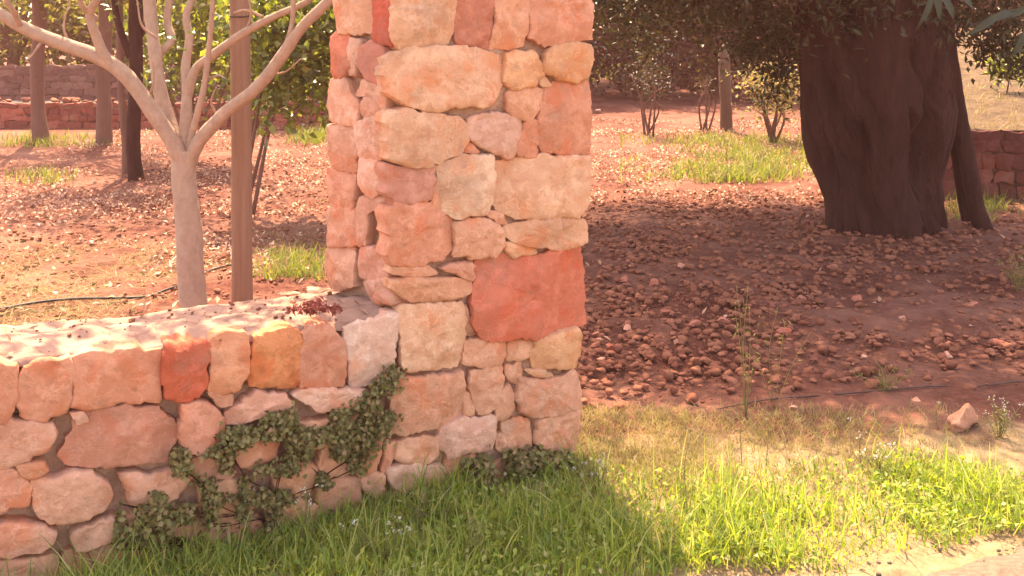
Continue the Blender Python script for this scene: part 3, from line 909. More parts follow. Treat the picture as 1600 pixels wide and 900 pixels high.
# dry straw and twigs in the left field
def blades(pos, h, w, rg, lean=0.5, segs=3, curl=0.5, flat=0.0):
    n = len(pos)
    a = rg.uniform(0, 2 * np.pi, n)
    d = np.stack([np.cos(a), np.sin(a), np.zeros(n)], 1)
    b = rg.uniform(0, 2 * np.pi, n)
    s = np.stack([np.cos(b), np.sin(b), np.zeros(n)], 1)
    ln = rg.uniform(0.05, 1, n) * lean
    rows = []
    for k in range(segs + 1):
        t = k / segs
        out = ln * (t * (1 - curl) + curl * t * t * 1.6)
        c = pos + d * (h * out)[:, None]
        c[:, 2] = pos[:, 2] + h * (t * (1 - 0.35 * ln * t)) * (1 - flat)
        ww = (w * (1 - t ** 1.6) * 0.5 * (1 if k < segs else 0) + (0.0004 if k == segs else 0))
        rows += [c - s * ww[:, None], c + s * ww[:, None]]
    V = np.stack(rows, 1).reshape(-1, 3)
    m = 2 * (segs + 1)
    i = np.arange(n)[:, None] * m
    Q = np.concatenate([i + np.array([[2 * k, 2 * k + 1, 2 * k + 3, 2 * k + 2]]) for k in range(segs)], 0)
    return V, Q

def straw_d(x, y):
    P = np.stack([x, y, 0 * x], 1)
    return np.clip(0.35 + 1.1 * fbm(P, 1.1, 2, 77), 0, 1) * (y > 4.1 + 0.56 * (x + 0.7)) * (x < 0.1) * np.clip((9 - y) / 3, 0.1, 1)
sp_ = ground_pts(60000, -4.5, 0.2, 4.0, 10, straw_d)
V, Q = blades(sp_, rng.uniform(0.05, 0.16, len(sp_)), rng.uniform(.002, .004, len(sp_)), rng, lean=1.6, flat=0.7)
np_obj('dry_straw', V, Q, M['dry'], 'pale dry straw lying in the sunny field behind the wall', 'straw', 'stuff')

# ------------------------------------------------------------------ grass on the verge
def road_edge(x):
    return 2.585 + 0.30 * x
def wall_front(x):
    # y of wall / pillar foot at x
    yw = A_[1] + (x - A_[0]) * (PW.u.y / PW.u.x)
    yp = A_[1] + (x - A_[0]) * (PF.u.y / PF.u.x)
    return np.where(x < A_[0], yw, np.where(x < B_[0], yp, 99.0))
def grass_d(x, y):
    X, Yp = px_of(x, y)
    P = np.stack([x, y, 0 * x], 1)
    clump = np.clip(0.6 + 0.9 * fbm(P, 2.6, 3, 41), 0.16, 1)
    e = road_edge(x) + 0.04 + 0.10 * fbm(P, 3.0, 2, 5)
    front = np.clip((y - e) / 0.12, 0, 1) * (y < wall_front(x) - 0.012)
    shade = x < 0.3 + (3.6 - y) * 0.26
    upper = np.interp(X, [880, 1000, 1150, 1300, 1400, 1600, 2000], [735, 745, 740, 735, 725, 745, 760])
    lim = np.where(X > 890, np.clip((Yp - upper + 12) / 40, 0.0, 1), 1)
    return front * lim * np.where(shade, np.clip(clump * 1.6, .35, 1), clump)
gp = ground_pts(230000, -2.7, 3.2, 1.9, 4.15, grass_d)
gh = rng.gamma(3.0, 0.026, len(gp)) * (0.8 + 0.45 * vnoise(gp, 3.5, 51))
near_wall = np.clip(1 - (wall_front(gp[:, 0]) - gp[:, 1]) / 0.25, 0, 1)
gh = np.clip(gh * 0.88 * (1 + 0.45 * near_wall), 0.02, 0.24)
V, Q = blades(gp, gh, rng.uniform(.0025, .0075, len(gp)), rng, lean=0.85)
np_obj('verge_grass', V, Q, M['grass'], 'bright green grass growing on the verge before the wall', 'grass', 'stuff')

cv = ground_pts(40000, -2.7, 3.2, 1.9, 4.15, lambda x, y: np.clip(grass_d(x, y) * 1.4, 0, 1))
cv[:, 2] += rng.uniform(.006, .05, len(cv))
V, Q = leaves_np(cv, None, .024, .017, rng, up=.7)
np_obj('ground_cover', V, Q, M['grass'], 'low clover like leaves among the verge grass', 'ground cover', 'stuff')

def dry_d(x, y):
    X, Yp = px_of(x, y)
    P = np.stack([x, y, 0 * x], 1)
    n = np.clip(0.5 + 1.0 * fbm(P, 2.2, 3, 91), 0.05, 1)
    band = np.clip((Yp - 632) / 20, 0, 1) * np.clip((1260 - X) / 160, 0.30, 1) * np.clip((790 - Yp) / 60, 0, 1) * (X > 880)
    return n * band * (y < wall_front(x) + 50) * (y > road_edge(x))
dp = ground_pts(90000, 0.15, 3.4, 3.1, 4.4, dry_d)
V, Q = blades(dp, rng.uniform(0.012, 0.055, len(dp)), rng.uniform(.002, .005, len(dp)), rng, lean=1.1)
np_obj('dry_verge_grass', V, Q, M['dry'], 'short yellowed grass at the edge of the shaded field', 'dry grass', 'stuff')

def patch(name, label, x0, x1, y0, y1, n, h, w, mat='far_grass'):
    """tuft patch given as a photo box on the ground"""
    pts = []
    for _ in range(n):
        u, v = random.gauss(0, .42), random.uniform(0, 1)
        px = (x0 + x1) / 2 + (x1 - x0) / 2 * max(-1.2, min(1.2, u * 1.3)); py = y0 + (y1 - y0) * v
        p = ground_at(px, py); pts.append(p)
    P = np.array(pts)
    k = vnoise(P, 2.2, 15) + 0.7 * vnoise(P, 6, 16) > -0.25
    P = P[k]
    V, Q = blades(P, rng.uniform(0.4, 1.2, len(P)) * h, rng.uniform(.6, 1.2, len(P)) * w, rng, lean=0.9)
    np_obj(name, V, Q, M[mat], label, 'grass', 'stuff')
patch('field_grass', 'sunlit green grass in the field left of the olive tree', 1000, 1290, 215, 288, 5000, .17, .014)
patch('field_grass', 'sunlit green tuft behind the timber pole and wall', 395, 525, 400, 440, 700, .13, .009)
patch('field_grass', 'green tufts at the foot of the far low stone wall', -60, 170, 212, 232, 900, .15, .014)
patch('field_grass', 'green tuft in the sunny field below the thin trunk', 20, 110, 270, 290, 350, .14, .012)
patch('field_grass', 'small green tuft beside the pillar in the distance', 455, 540, 208, 228, 500, .22, .018)
patch('field_grass', 'bright distant grass under the dark foliage right of the pillar', 900, 1120, 96, 128, 2600, .55, .05)
patch('field_grass', 'small weeds around the foot of the leaning olive stem', 1470, 1600, 305, 350, 500, .16, .012)

# ------------------------------------------------------------------ creeper on the wall
def in_poly(p, poly):
    x, y = p; r = False
    for i in range(len(poly)):
        x1, y1 = poly[i]; x2, y2 = poly[i - 1]
        if (y1 > y) != (y2 > y) and x < (x2 - x1) * (y - y1) / (y2 - y1) + x1: r = not r
    return r
def creeper(name, label, polys, plane, n, size, thick, seed, dens_noise=0.15):
    rg = np.random.default_rng(seed); rnd = random.Random(seed)
    pts = []
    for poly, share in polys:
        xs = [p[0] for p in poly]; ys = [p[1] for p in poly]
        c = 0; tries = 0
        while c < n * share and tries < n * 30:
            tries += 1
            p = (rnd.uniform(min(xs) - 8, max(xs) + 8), rnd.uniform(min(ys) - 8, max(ys) + 8))
            q = (p[0] + rnd.gauss(0, 7), p[1] + rnd.gauss(0, 7))
            if not in_poly(q, poly): continue
            nv = vnoise(np.array([[p[0] / 40, p[1] / 40, seed]]), 1.6, seed)[0]
            if nv < dens_noise + rnd.uniform(-.35, .35): continue
            s, z = plane.hit(*p)
            h = 0.008 + abs(rnd.gauss(0, thick)) * (1.2 + nv)
            pts.append(plane.pt(s, z, h)); c += 1
    P = np.array(pts)
    root = empty(name, (P[:, 0].mean(), P[:, 1].mean(), 0)); tag(root, label, 'creeper')
    V, Q = leaves_np(P, np.array(plane.n)[None] + np.array([[0, 0, .5]]), size, size * .85, rg, droop=.5, up=.15)
    o = np_obj('foliage', V, Q, M['creeper'], kind='stuff', parent=root); shift(o.data, root.location)
    # stems run over the stones
    specs = []
    for k in range(14):
        a = P[rg.integers(len(P))]; path = [Vector(a)]
        for _ in range(5):
            near = P[np.argsort(np.linalg.norm(P - np.array(path[-1]), axis=1) + np.maximum(0, P[:, 2] - path[-1].z + .03) * 3)[rg.integers(20, 120)]] if len(P) > 140 else P[rg.integers(len(P))]
            path.append(Vector(near) - plane.n * 0.01)
        specs.append((path, [.0022, .0018, .0012], dict(seg=5, n=24)))
    st = tag(link('stem', shift(tube_mesh('stem', specs), root.location), M['dark_bark'], root), kind='stuff')
    return root
creeper('wall_creeper', 'dark green creeper hanging over the wall stones in the corner by the pillar', [
    ([(345,672),(400,645),(450,632),(480,650),(540,642),(575,606),(620,572),(624,610),(604,660),(578,690),(556,715),(552,805),(492,805),(482,722),(445,725),(435,672),(352,712)], .66),
    ([(300,735),(340,690),(372,725),(480,720),(500,810),(300,820)], .20),
    ([(258,710),(285,700),(312,790),(268,806),(230,795)], .07)], PW, 7200, .018, .016, 5, .30)
creeper('wall_creeper', 'leafy green plant climbing the foot of the tall pillar', [
    ([(690,760),(725,718),(790,702),(835,702),(890,712),(898,800),(690,830)], 1.0)], PF, 3600, .024, .026, 6, -.1)
creeper('wall_creeper', 'weeds growing from the lowest joints at the wall corner', [
    ([(190,790),(300,790),(310,850),(180,850)], .7)], PW, 1100, .022, .018, 8, -.1)

# ------------------------------------------------------------------ trees
def tree_obj(name, label, base, group=None):
    t = empty(name, base); tag(t, label, 'tree', group); return t
def add_tubes(name, specs, mat, parent):
    return link(name, shift(tube_mesh(name, specs), parent.location), mat, parent)
def add_leaves(name, P, L, W, mat, parent, rg=rng, **kw):
    V, Q = leaves_np(P, None, L, W, rg, **kw)
    return link(name, shift(mesh_np(name, V, Q), parent.location), mat, parent)

# pale forked tree right behind the wall
YT = 5.1
pt = tree_obj('young_tree', 'young tree with smooth pale bark forking into bare limbs behind the low wall', (at(298, 300, YT).x, YT, 0))
def limb(pts, r0, r1, Y0=YT, dY=0.0, seg=10, name='branch', mat='pale_bark', parent=pt):
    n = len(pts)
    P = [at(p[0], p[1], Y0 + dY * k / (n - 1)) for k, p in enumerate(pts)]
    return add_tubes(name, [(P, [(r0 + (r1 - r0) * k / (n - 1)) * (1.0 if name == 'trunk' else 0.87) for k in range(n)], dict(seg=seg, n=n * 9, bump=.09, seed=int(pts[0][0]) + n, bscale=9))], M[mat], parent)
pxm = 0.9 * YT / F
limb([(303, 545), (301, 480), (297, 400), (292, 330), (288, 280), (287, 235)], 23 * pxm, 20.5 * pxm, seg=16, name='trunk')
limb([(291, 262), (272, 225), (235, 170), (196, 118), (150, 88), (90, 66), (40, 45), (0, 22), (-60, -8), (-150, -60)], 18 * pxm, 10 * pxm, dY=-.25)
limb([(196, 120), (165, 90), (150, 55), (140, 22), (152, -5), (160, -60)], 11.5 * pxm, 6 * pxm, YT - .08, -.2)
limb([(150, 30), (128, 8), (118, -30)], 7 * pxm, 4 * pxm, YT - .15, -.2)
limb([(30, 38), (22, 20), (10, 0), (0, -30)], 6 * pxm, 4 * pxm, YT - .2, -.2)
limb([(287, 250), (268, 200), (252, 150), (243, 90), (236, 30), (230, -50)], 15 * pxm, 13 * pxm, dY=.35)
limb([(243, 108), (250, 84), (268, 62), (262, 30), (270, -40)], 10 * pxm, 7 * pxm, YT + .2, .2)
limb([(288, 245), (290, 195), (292, 140), (290, 105), (296, 60), (292, 20), (320, -40)], 12.5 * pxm, 6 * pxm, dY=.15)
limb([(292, 150), (305, 110), (330, 88), (380, 52), (430, 25), (475, 5), (520, -30)], 10.5 * pxm, 6 * pxm, YT + .05, -.15)
limb([(291, 245), (305, 190), (318, 140), (325, 90), (330, 40), (335, -50)], 7 * pxm, 4.5 * pxm, dY=-.15)
limb([(293, 262), (310, 222), (350, 178), (400, 138), (440, 88), (470, 45), (510, 5), (560, -50)], 15 * pxm, 9 * pxm, dY=-.2)
limb([(441, 88), (455, 45), (458, 0), (450, -40)], 6 * pxm, 4 * pxm, YT - .1, -.05)
limb([(365, 20), (385, 16), (410, 26)], 2.2 * pxm, 3.5 * pxm, YT - .05, 0, seg=7)
rg1 = np.random.default_rng(3)
for a_, b_, c_ in (((110, 74), (100, 40), (112, -10)), ((228, 160), (240, 128), (238, 96)), ((70, 58), (52, 84), (40, 96)), ((385, 50), (392, 20), (384, -20)), ((420, 118), (446, 112), (470, 92)), ((342, 184), (330, 160), (338, 136)), ((318, 130), (340, 118), (352, 122)), ((246, 60), (222, 40), (214, 0))):
    limb([a_, b_, c_], 3.0 * pxm, 1.3 * pxm, YT - .02, -.1, seg=6, name='twig')
P1, _ = clump_points(rg1, (-1.75, 5.1, 3.0), (1.8, 1.3, .75), 88, 28, .16)
P1 = P1[P1[:, 2] > 2.02]
add_leaves('crown', P1, .10, .065, M['broad_leaf'], pt, rg1)
for px, py in ((222, 118), (232, 112), (226, 128), (285, 78), (268, 60), (300, 50), (480, 40), (470, 20)):   # a few single leaves low in the fork
    c = np.array([at(px, py, YT - .02)])
    V, Q = leaves_np(c, None, .075, .05, rng, up=.6)
    link('leaf', shift(mesh_np('leaf', V, Q), pt.location), M['broad_leaf'], pt)

# timber pole beside it
YP = 5.45
pole = empty('timber_pole', (at(377, 300, YP).x, YP, 0))
tag(pole, 'upright round timber pole standing beside the pale forked tree', 'pole')
add_tubes('shaft', [([at(379, 565, YP), at(378, 400, YP), at(377, 200, YP), at(375, 0, YP), at(374, -150, YP)], [16.5 * YP / F, 15.5 * YP / F, 15.5 * YP / F], dict(seg=18, n=50, bump=.04, bscale=5))], M['pole'], pole)
add_tubes('strap', [([at(376 + 17 * math.cos(a), 24 + 3 * math.sin(a), YP) + Vector((0, -.062 * math.sin(a) * 1.0, 0)) for a in np.linspace(0, 2 * math.pi, 15)], [.004, .004], dict(seg=6, n=40, bump=0))], M['hose'], pole)

# trees in the left field
def field_tree(label, path, Y, r0, r1, mat, crown, leaf, nclump, seed, limbs=(), extra=None):
    base = at(*path[0], Y)
    t = tree_obj('field_tree', label, (base.x, Y, g(base.x, Y)))
    P = [at(*p, Y) for p in path]
    P[0].z = g(0, Y) - .1
    add_tubes('trunk', [(P, [r0 * 1.25, r0, r0, r1], dict(seg=12, n=34, bump=.10, seed=seed, bscale=5))], M[mat], t)
    for l in limbs:
        L = [at(*p, Y) for p in l[0]]
        add_tubes('branch', [(L, [l[1], l[1] * .6], dict(seg=8, n=20, seed=seed + 3))], M[mat], t)
    rg = np.random.default_rng(seed)
    Pc_, cc = clump_points(rg, crown[0], crown[1], nclump, 34, crown[2])
    specs = []
    top = P[-1]
    for k in range(0, len(cc), 5):
        c = Vector(cc[k]); m_ = (top + c) * .5 + Vector((0, 0, .15))
        specs.append(([top, m_, c], [r1 * .6, r1 * .35, .008], dict(seg=5, n=9)))
    add_tubes('limbs', specs, M[mat], t)
    add_leaves('crown', Pc_, leaf[0], leaf[1], M[leaf[2]], t, rg, droop=.4)
    return t
field_tree('dark leaning tree trunk in the sunny field seen through the pale tree fork', [(214, 284), (208, 220), (213, 120), (212, 40), (214, -30)], 11.2, .075, .09, 'dark_bark',
           ((-4.2, 11.4, 3.1), (1.8, 1.5, 1.0), .22), (.09, .05, 'bush_leaf'), 80, 21, limbs=[(((204, 90), (186, 40), (178, 0), (170, -40)), .045), (((214, 70), (235, 20), (250, -20)), .035)])
field_tree('slim red brown trunk flaring at its foot by the far low wall', [(66, 228), (60, 180), (58, 100), (62, 40), (60, -30)], 14.6, .10, .11, 'red_bark',
           ((-7.2, 14.6, 3.1), (1.7, 1.5, 1.0), .24), (.10, .055, 'bush_leaf'), 70, 22)
field_tree('short red brown trunk just left of the dark leaning trunk', [(163, 232), (163, 170), (160, 110), (165, 40), (160, -30)], 14.2, .10, .08, 'red_bark',
           ((-6.0, 14.4, 3.0), (1.2, 1.3, .9), .22), (.10, .055, 'bush_leaf'), 50, 23)
field_tree('thin grey brown trunk standing against the dark leaning trunk', [(197, 288), (196, 230), (192, 180), (188, 110), (186, -20)], 11.5, .042, .04, 'red_bark',
           ((-4.6, 11.9, 2.9), (.8, .8, .7), .2), (.09, .05, 'bush_leaf'), 22, 24)

# shrub with glossy leaves between the pole and the pillar
def shrub(name, label, px, py, Y, semi, nclump, per, leaf, seed, spread=.16, bottom=None, group=None, mat='red_bark', stems=8, foot=None):
    c = at(px, py, Y); fx = at(foot or px, py, Y).x; base = Vector((fx, Y, g(fx, Y)))
    t = empty(name, base); tag(t, label, 'shrub', group)
    rg = np.random.default_rng(seed)
    P, cc = clump_points(rg, (c.x, Y, c.z), semi, nclump, per, spread, .1)
    lo = base.z + .04 if bottom is None else bottom
    P = P[P[:, 2] > lo]
    specs = []
    for k in range(min(stems, len(cc))):
        e = Vector(cc[k]); b0 = base + Vector((rg.normal() * .05, rg.normal() * .05, -.03))
        specs.append(([b0, (b0 + e) * .5 + Vector((rg.normal() * .08, rg.normal() * .08, .1)), e], [.022, .014, .006], dict(seg=6, n=12)))
    add_tubes('stem', specs, M[mat], t)
    add_leaves('foliage', P, leaf[0], leaf[1], M[leaf[2]], t, rg, droop=.6)
    return t
shrub('leafy_shrub', 'leafy green shrub with glossy leaves between the timber pole and the pillar', 470, 60, 9.0, (.78, .55, .85), 120, 30, (.10, .065, 'broad_leaf'), 31, stems=4, foot=380)
shrub('leafy_shrub', 'leafy green shrub filling the gap behind the pale tree fork', 300, 60, 12.5, (.9, .7, .85), 80, 26, (.12, .07, 'broad_leaf'), 32)

# ------------------------------------------------------------------ the olive tree
YO = 8.45
ol = tree_obj('olive_tree', 'huge old olive tree with thick gnarled trunk standing in its own shade', (at(1382, 350, YO).x, YO, 0))
def olive_trunk():
    lv = [(385, 1284, 1478), (362, 1287, 1472), (340, 1289, 1472), (310, 1289, 1466), (280, 1280, 1464), (250, 1266, 1472), (215, 1257, 1480), (170, 1251, 1486), (130, 1250, 1482), (90, 1250, 1474), (50, 1247, 1472), (0, 1244, 1482), (-60, 1235, 1500), (-130, 1200, 1540)]
    zs = np.array([HC - (p[0] - HZ) / F * YO for p in lv]); l = np.array([(p[1] - 800) / F * YO for p in lv]); r = np.array([(p[2] - 800) / F * YO for p in lv])
    nz, nt_ = 220, 320
    z = np.linspace(zs[0], zs[-1], nz)
    L = np.interp(z, zs, l); Rr = np.interp(z, zs, r)
    cx = (L + Rr) / 2; rad = (Rr - L) / 2
    th = np.linspace(0, 2 * np.pi, nt_, endpoint=False)
    V = []
    for i in range(nz):
        tw = th + 0.35 * z[i]
        P = np.stack([np.cos(tw) * 2.2, np.sin(tw) * 2.2, np.full(nt_, z[i] * .55)], 1)
        lob = 0.09 * np.cos(5 * tw + 1.8 * np.sin(2.3 * z[i])) + 0.07 * np.cos(9 * tw - 2.6 * z[i] + 1 + np.sin(4 * z[i]))
        rdg = -0.26 * np.abs(fbm(P * np.array([1, 1, 2.2]), 1.3, 3, 8)) + 0.05 * fbm(P * np.array([1, 1, 1.5]), 4.2, 3, 12) + 0.09
        rdg = rdg - 0.030 * np.abs(fbm(P * np.array([1, 1, .5]), 9, 2, 33))
        k = rad[i] * np.minimum(1.03, 0.99 + lob * .7 + rdg)
        x = cx[i] + np.cos(th) * k; y = YO + np.sin(th) * k * .85
        V.append(np.stack([x, y, np.full(nt_, z[i])], 1))
    V = np.vstack(V)
    rb = np.random.default_rng(77)
    cy = np.array([np.interp(V[:, 2], z, cx), np.full(len(V), YO), V[:, 2]]).T
    out = V - cy; out[:, 2] = 0; out /= np.linalg.norm(out, axis=1)[:, None]
    for _ in range(60):     # burls and hollows
        kk = rb.integers(len(V)); rr = rb.uniform(.06, .2); am = rb.uniform(-.11, .075)
        dd = V - V[kk]; dd[:, 2] *= .6
        V = V + out * (am * np.exp(-(dd ** 2).sum(1) / rr ** 2))[:, None]
    i = (np.arange(nz - 1)[:, None] * nt_ + np.arange(nt_)[None]).ravel()
    j = (np.arange(nz - 1)[:, None] * nt_ + (np.arange(nt_)[None] + 1) % nt_).ravel()
    return V, np.stack([i, j, j + nt_, i + nt_], 1)
Vt, Qt = olive_trunk()
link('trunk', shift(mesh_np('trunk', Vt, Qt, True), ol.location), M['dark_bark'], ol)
def oliv(pts, r0, r1, dY=0, Y0=YO, name='stem', seg=12):
    n = len(pts)
    P = [at(p[0], p[1], Y0 + dY * k / (n - 1)) for k, p in enumerate(pts)]
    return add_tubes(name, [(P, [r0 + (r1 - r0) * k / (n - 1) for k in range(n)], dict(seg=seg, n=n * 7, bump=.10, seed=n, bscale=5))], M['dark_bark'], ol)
oliv([(1542, 372), (1526, 325), (1511, 250), (1498, 180), (1487, 110), (1480, 50), (1472, -40)], .080, .062, 0, YO - .1)
oliv([(1512, 345), (1504, 300), (1496, 240), (1484, 160), (1470, 60)], .05, .06, .1)
oliv([(1440, 20), (1470, -60), (1560, -180), (1680, -260)], .26, .10, -.3, name='branch')
oliv([(1310, 10), (1260, -70), (1150, -170), (1000, -230)], .26, .09, -.2, name='branch')
oliv([(1380, 0), (1370, -120), (1330, -260), (1300, -380)], .30, .10, .5, name='branch')
oliv([(1400, 0), (1400, -100), (1390, -230), (1420, -320)], .24, .09, -1.2, name='branch')
oliv([(1340, 0), (1240, -30), (1150, -40), (1080, -20)], .12, .03, -.5, name='branch')
rg2 = np.random.default_rng(5)
Po, oc = clump_points(rg2, (2.2, 8.95, 3.45), (4.0, 3.05, 1.5), 560, 250, .25, .1)
# low hanging sprays left of the trunk and right of it
hang = []
for px, py, Y, n, sp in ((960, 20, 10.2, 350, .26), (1040, 25, 10.0, 350, .26), (1110, 15, 9.8, 420, .26), (1180, 30, 9.6, 480, .24), (1200, 75, 9.5, 420, .16), (1225, 110, 9.4, 240, .12), (1170, 70, 9.7, 260, .16), (1235, 50, 9.3, 360, .2), (1000, 60, 10.3, 130, .18),
                         (1205, 150, 9.6, 110, .10), (1510, 30, 8.6, 260, .16), (1560, 40, 8.5, 420, .2), (1590, 90, 8.4, 320, .14), (1545, 75, 8.6, 160, .12), (1340, 10, 8.0, 300, .22), (1440, 0, 8.0, 300, .2), (1280, 5, 8.2, 300, .22), (1620, 40, 8.3, 420, .25)):
    c = np.array(at(px, py, Y)); hang.append(c + rg2.normal(size=(n, 3)) * sp * np.array([1, 1, .8]))
Po = np.vstack([Po[Po[:, 2] > 1.75]] + hang)
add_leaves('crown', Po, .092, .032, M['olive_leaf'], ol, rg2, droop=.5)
specs = []
for k in range(0, 560, 12):
    e = Vector(oc[k]); b0 = Vector((3.4 + rg2.normal() * .4, 9.0 + rg2.normal() * .4, 2.2))
    specs.append(([b0, (b0 + e) * .5 + Vector((0, 0, .15)), e], [.05, .03, .01], dict(seg=6, n=10)))
for h in hang[:12]:
    c = Vector(h.mean(0)); specs.append(([c + Vector((.25, -.1, .8)), c + Vector((.1, 0, .35)), c + Vector((-.05, 0, -.12))], [.014, .009, .004], dict(seg=5, n=10)))
add_tubes('limbs', specs, M['dark_bark'], ol)
# long leaves of a nearer spray at the upper right edge
for px, py, ang, L_ in ((1445, 12, 250, .26), (1462, 4, 285, .24), (1478, 8, 300, .22), (1500, -4, 320, .24), (1540, 35, 215, .30), (1560, 28, 200, .30), (1585, 18, 205, .28), (1595, 60, 245, .28)):
    c = at(px, py, 6.2); a = R(ang); d = Vector((math.cos(a), .15, math.sin(a))).normalized()
    s = d.cross(Vector((random.uniform(-.3, .3), -1, random.uniform(-.2, .5)))).normalized(); m_ = s.cross(d)
    V, Q = [], []
    for k in range(7):
        t = k / 6; w = .024 * math.sin(math.pi * min(1, t * .93 + .05)) ** .8
        p = c + d * (L_ * (t - .5)) + m_ * (.03 * math.sin(t * 3))
        V += [p - s * w + m_ * .006, p, p + s * w + m_ * .006]
    for k in range(6):
        Q += [(3 * k, 3 * k + 1, 3 * k + 4, 3 * k + 3), (3 * k + 1, 3 * k + 2, 3 * k + 5, 3 * k + 4)]
    link('leaf', shift(mesh_np('leaf', np.array([tuple(v) for v in V]), np.array(Q), True), ol.location), M['big_leaf'], ol)

# ------------------------------------------------------------------ right background
pb = ground_at(1135, 203)
post = empty('wooden_post', pb); tag(post, 'short weathered wooden post in the sunny grass left of the olive tree', 'post')
hw = 9.5 * pb.y / F
add_tubes('shaft', [([Vector((pb.x, pb.y, pb.z - .1)), Vector((pb.x - .01, pb.y, pb.z + .6)), at(1131, 92, pb.y)], [hw, hw, hw * .95], dict(seg=12, n=24, bump=.06, bscale=6))], M['timber'], post)
add_tubes('splintered_top', [([at(1131, 92, pb.y), at(1130, 80, pb.y), at(1136, 66, pb.y)], [hw * .9, hw * .7, hw * .2], dict(seg=9, n=8, bump=.2, bscale=12))], M['timber'], post)

shrub('dry_sapling', 'dark drooping sapling in the red field right of the pillar', 1015, 118, 15.2, (.32, .3, .45), 20, 26, (.07, .03, 'dark_leaf'), 41, .12, stems=6)
shrub('dry_sapling', 'small dark seedling left of the weathered post', 1100, 130, 15.8, (.16, .2, .18), 7, 18, (.07, .03, 'dark_leaf'), 42, .09, stems=4)
shrub('pale_shrub', 'pale sunlit dry shrub just left of the olive trunk', 1205, 140, 14.5, (.5, .4, .38), 30, 30, (.09, .045, 'dry'), 43, .13)

# raised terrace and its retaining wall behind the olive
tw = empty('terrace_wall', (5.2, 9.9, 0)); tag(tw, 'shaded dry stone retaining wall right of the olive tree', 'wall')
PT = Plane((4.35, 10.15), (7.4, 9.35))
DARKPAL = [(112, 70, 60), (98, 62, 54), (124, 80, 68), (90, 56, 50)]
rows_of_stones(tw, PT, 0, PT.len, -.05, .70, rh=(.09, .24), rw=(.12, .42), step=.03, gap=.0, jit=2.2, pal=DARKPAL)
nT = np.array(PT.n)
def slab(name, p0, p1, n, z0, z1, back, mat, parent):
    V = []
    for s in (0, 1):
        b_ = np.array(p0 if s == 0 else p1, float)
        for d in (-.03, -back):
            for z in (z0, z1): V.append((b_[0] + n[0] * d, b_[1] + n[1] * d, z))
    Q = [(0, 4, 5, 1), (2, 3, 7, 6), (1, 5, 7, 3), (0, 1, 3, 2), (4, 6, 7, 5)]
    return link(name, shift(mesh_np(name, np.array(V), np.array(Q)), parent.location), mat, parent)
slab('earth_core', (4.35, 10.15), (7.4, 9.35), nT, -.1, .69, .4, M['dark_earth'], tw)
def terr_fn(u, v):
    x0 = 4.25 + 3.4 * u; y0 = 10.17 - .8 / 3.05 * (x0 - 4.35)
    x = x0 + v * 14 * (0.40 + .35 * u); y = y0 + .03 + v * 14
    P = np.stack([x, y, 0 * x], 1)
    z = .71 + .095 * 14 * v + .05 * fbm(P, 1.2, 3, 6) * np.clip(v * 6, 0, 1)
    # banks fall to the field at the sheet's left and far edges
    z = np.where(u < .06, z - (0.06 - u) / .06 * .9, z)
    z = np.where(v > .97, z - (v - .97) / .03 * 1.6, z)
    P[:, 2] = z
    return P
sheet('terrace', terr_fn, 70, 110, M['tan_soil'])
tp = terr_fn(rng.uniform(.05, 1, 2600), rng.uniform(.005, .9, 2600) ** 1.5)
V, Q = blades(tp, rng.uniform(.03, .12, len(tp)), rng.uniform(.006, .014, len(tp)), rng, lean=1.2)
np_obj('terrace_straw', V, Q, M['dry'], 'thin dry straw on the tan terrace behind the olive tree', 'straw', 'stuff')
shrub('terrace_shrub', 'pale green shrub on the tan terrace at the right edge', 1578, 108, 12.6, (.28, .28, .16), 16, 30, (.08, .05, 'broad_leaf'), 44, .09, bottom=.8, stems=3)
for s_ in range(1): pass

# ------------------------------------------------------------------ left background: low wall, lane, far wall
lw = empty('field_wall', (-6.2, 16.1, g(0, 16))); tag(lw, 'low red brown rubble wall at the far edge of the sunny field', 'wall')
PLW = Plane((-9.6, 16.3), (-3.2, 16.3))
zb = g(0, 16.3)
rows_of_stones(lw, PLW, 0, PLW.len, zb - .05, zb + .42, rh=(.09, .2), rw=(.12, .42), step=.03, gap=.0, jit=2.6, pal=[(140, 82, 68), (120, 70, 60), (165, 100, 82), (130, 76, 62)])
slab('earth_core', (-9.6, 16.3), (-3.2, 16.3), np.array(PLW.n), zb - .1, zb + .41, .45, M['dark_earth'], lw)
def rub(k):
    return None
rp = [(random.uniform(-9.5, -3.3), random.uniform(16.4, 16.75), zb + .42) for _ in range(70)]
o = scatter_rocks('coping_rubble', rp, [random.uniform(.04, .11) for _ in rp], M['clod'], I1, kind='stuff'); o.parent = lw; shift(o.data, lw.location)
def lane_fn(u, v):
    x = -40 + 37.5 * u; y = 17.2 + 3.6 * v
    P = np.stack([x, y, 0 * x], 1); P[:, 2] = g(0, 17.2) + .12 + .015 * v * 3.6 + np.where(v > .98, .05, 0) * 0
    return P
sheet('lane', lane_fn, 60, 12, M['asphalt'])
fw = empty('far_wall', (-8, 21.2, g(0, 21))); tag(fw, 'dark grey stone wall across the lane in the far left background', 'wall')
PFW = Plane((-14, 21.2), (-3.8, 21.2)); zf = g(0, 21.2)
rows_of_stones(fw, PFW, 0, PFW.len, zf - .05, zf + .80, rh=(.12, .24), rw=(.2, .5), step=.05, gap=.0, jit=3.2, pal=[(110, 84, 74), (96, 74, 66), (122, 94, 82)])
slab('earth_core', (-14, 21.2), (-3.8, 21.2), np.array(PFW.n), zf - .1, zf + .79, .45, M['dark_earth'], fw)

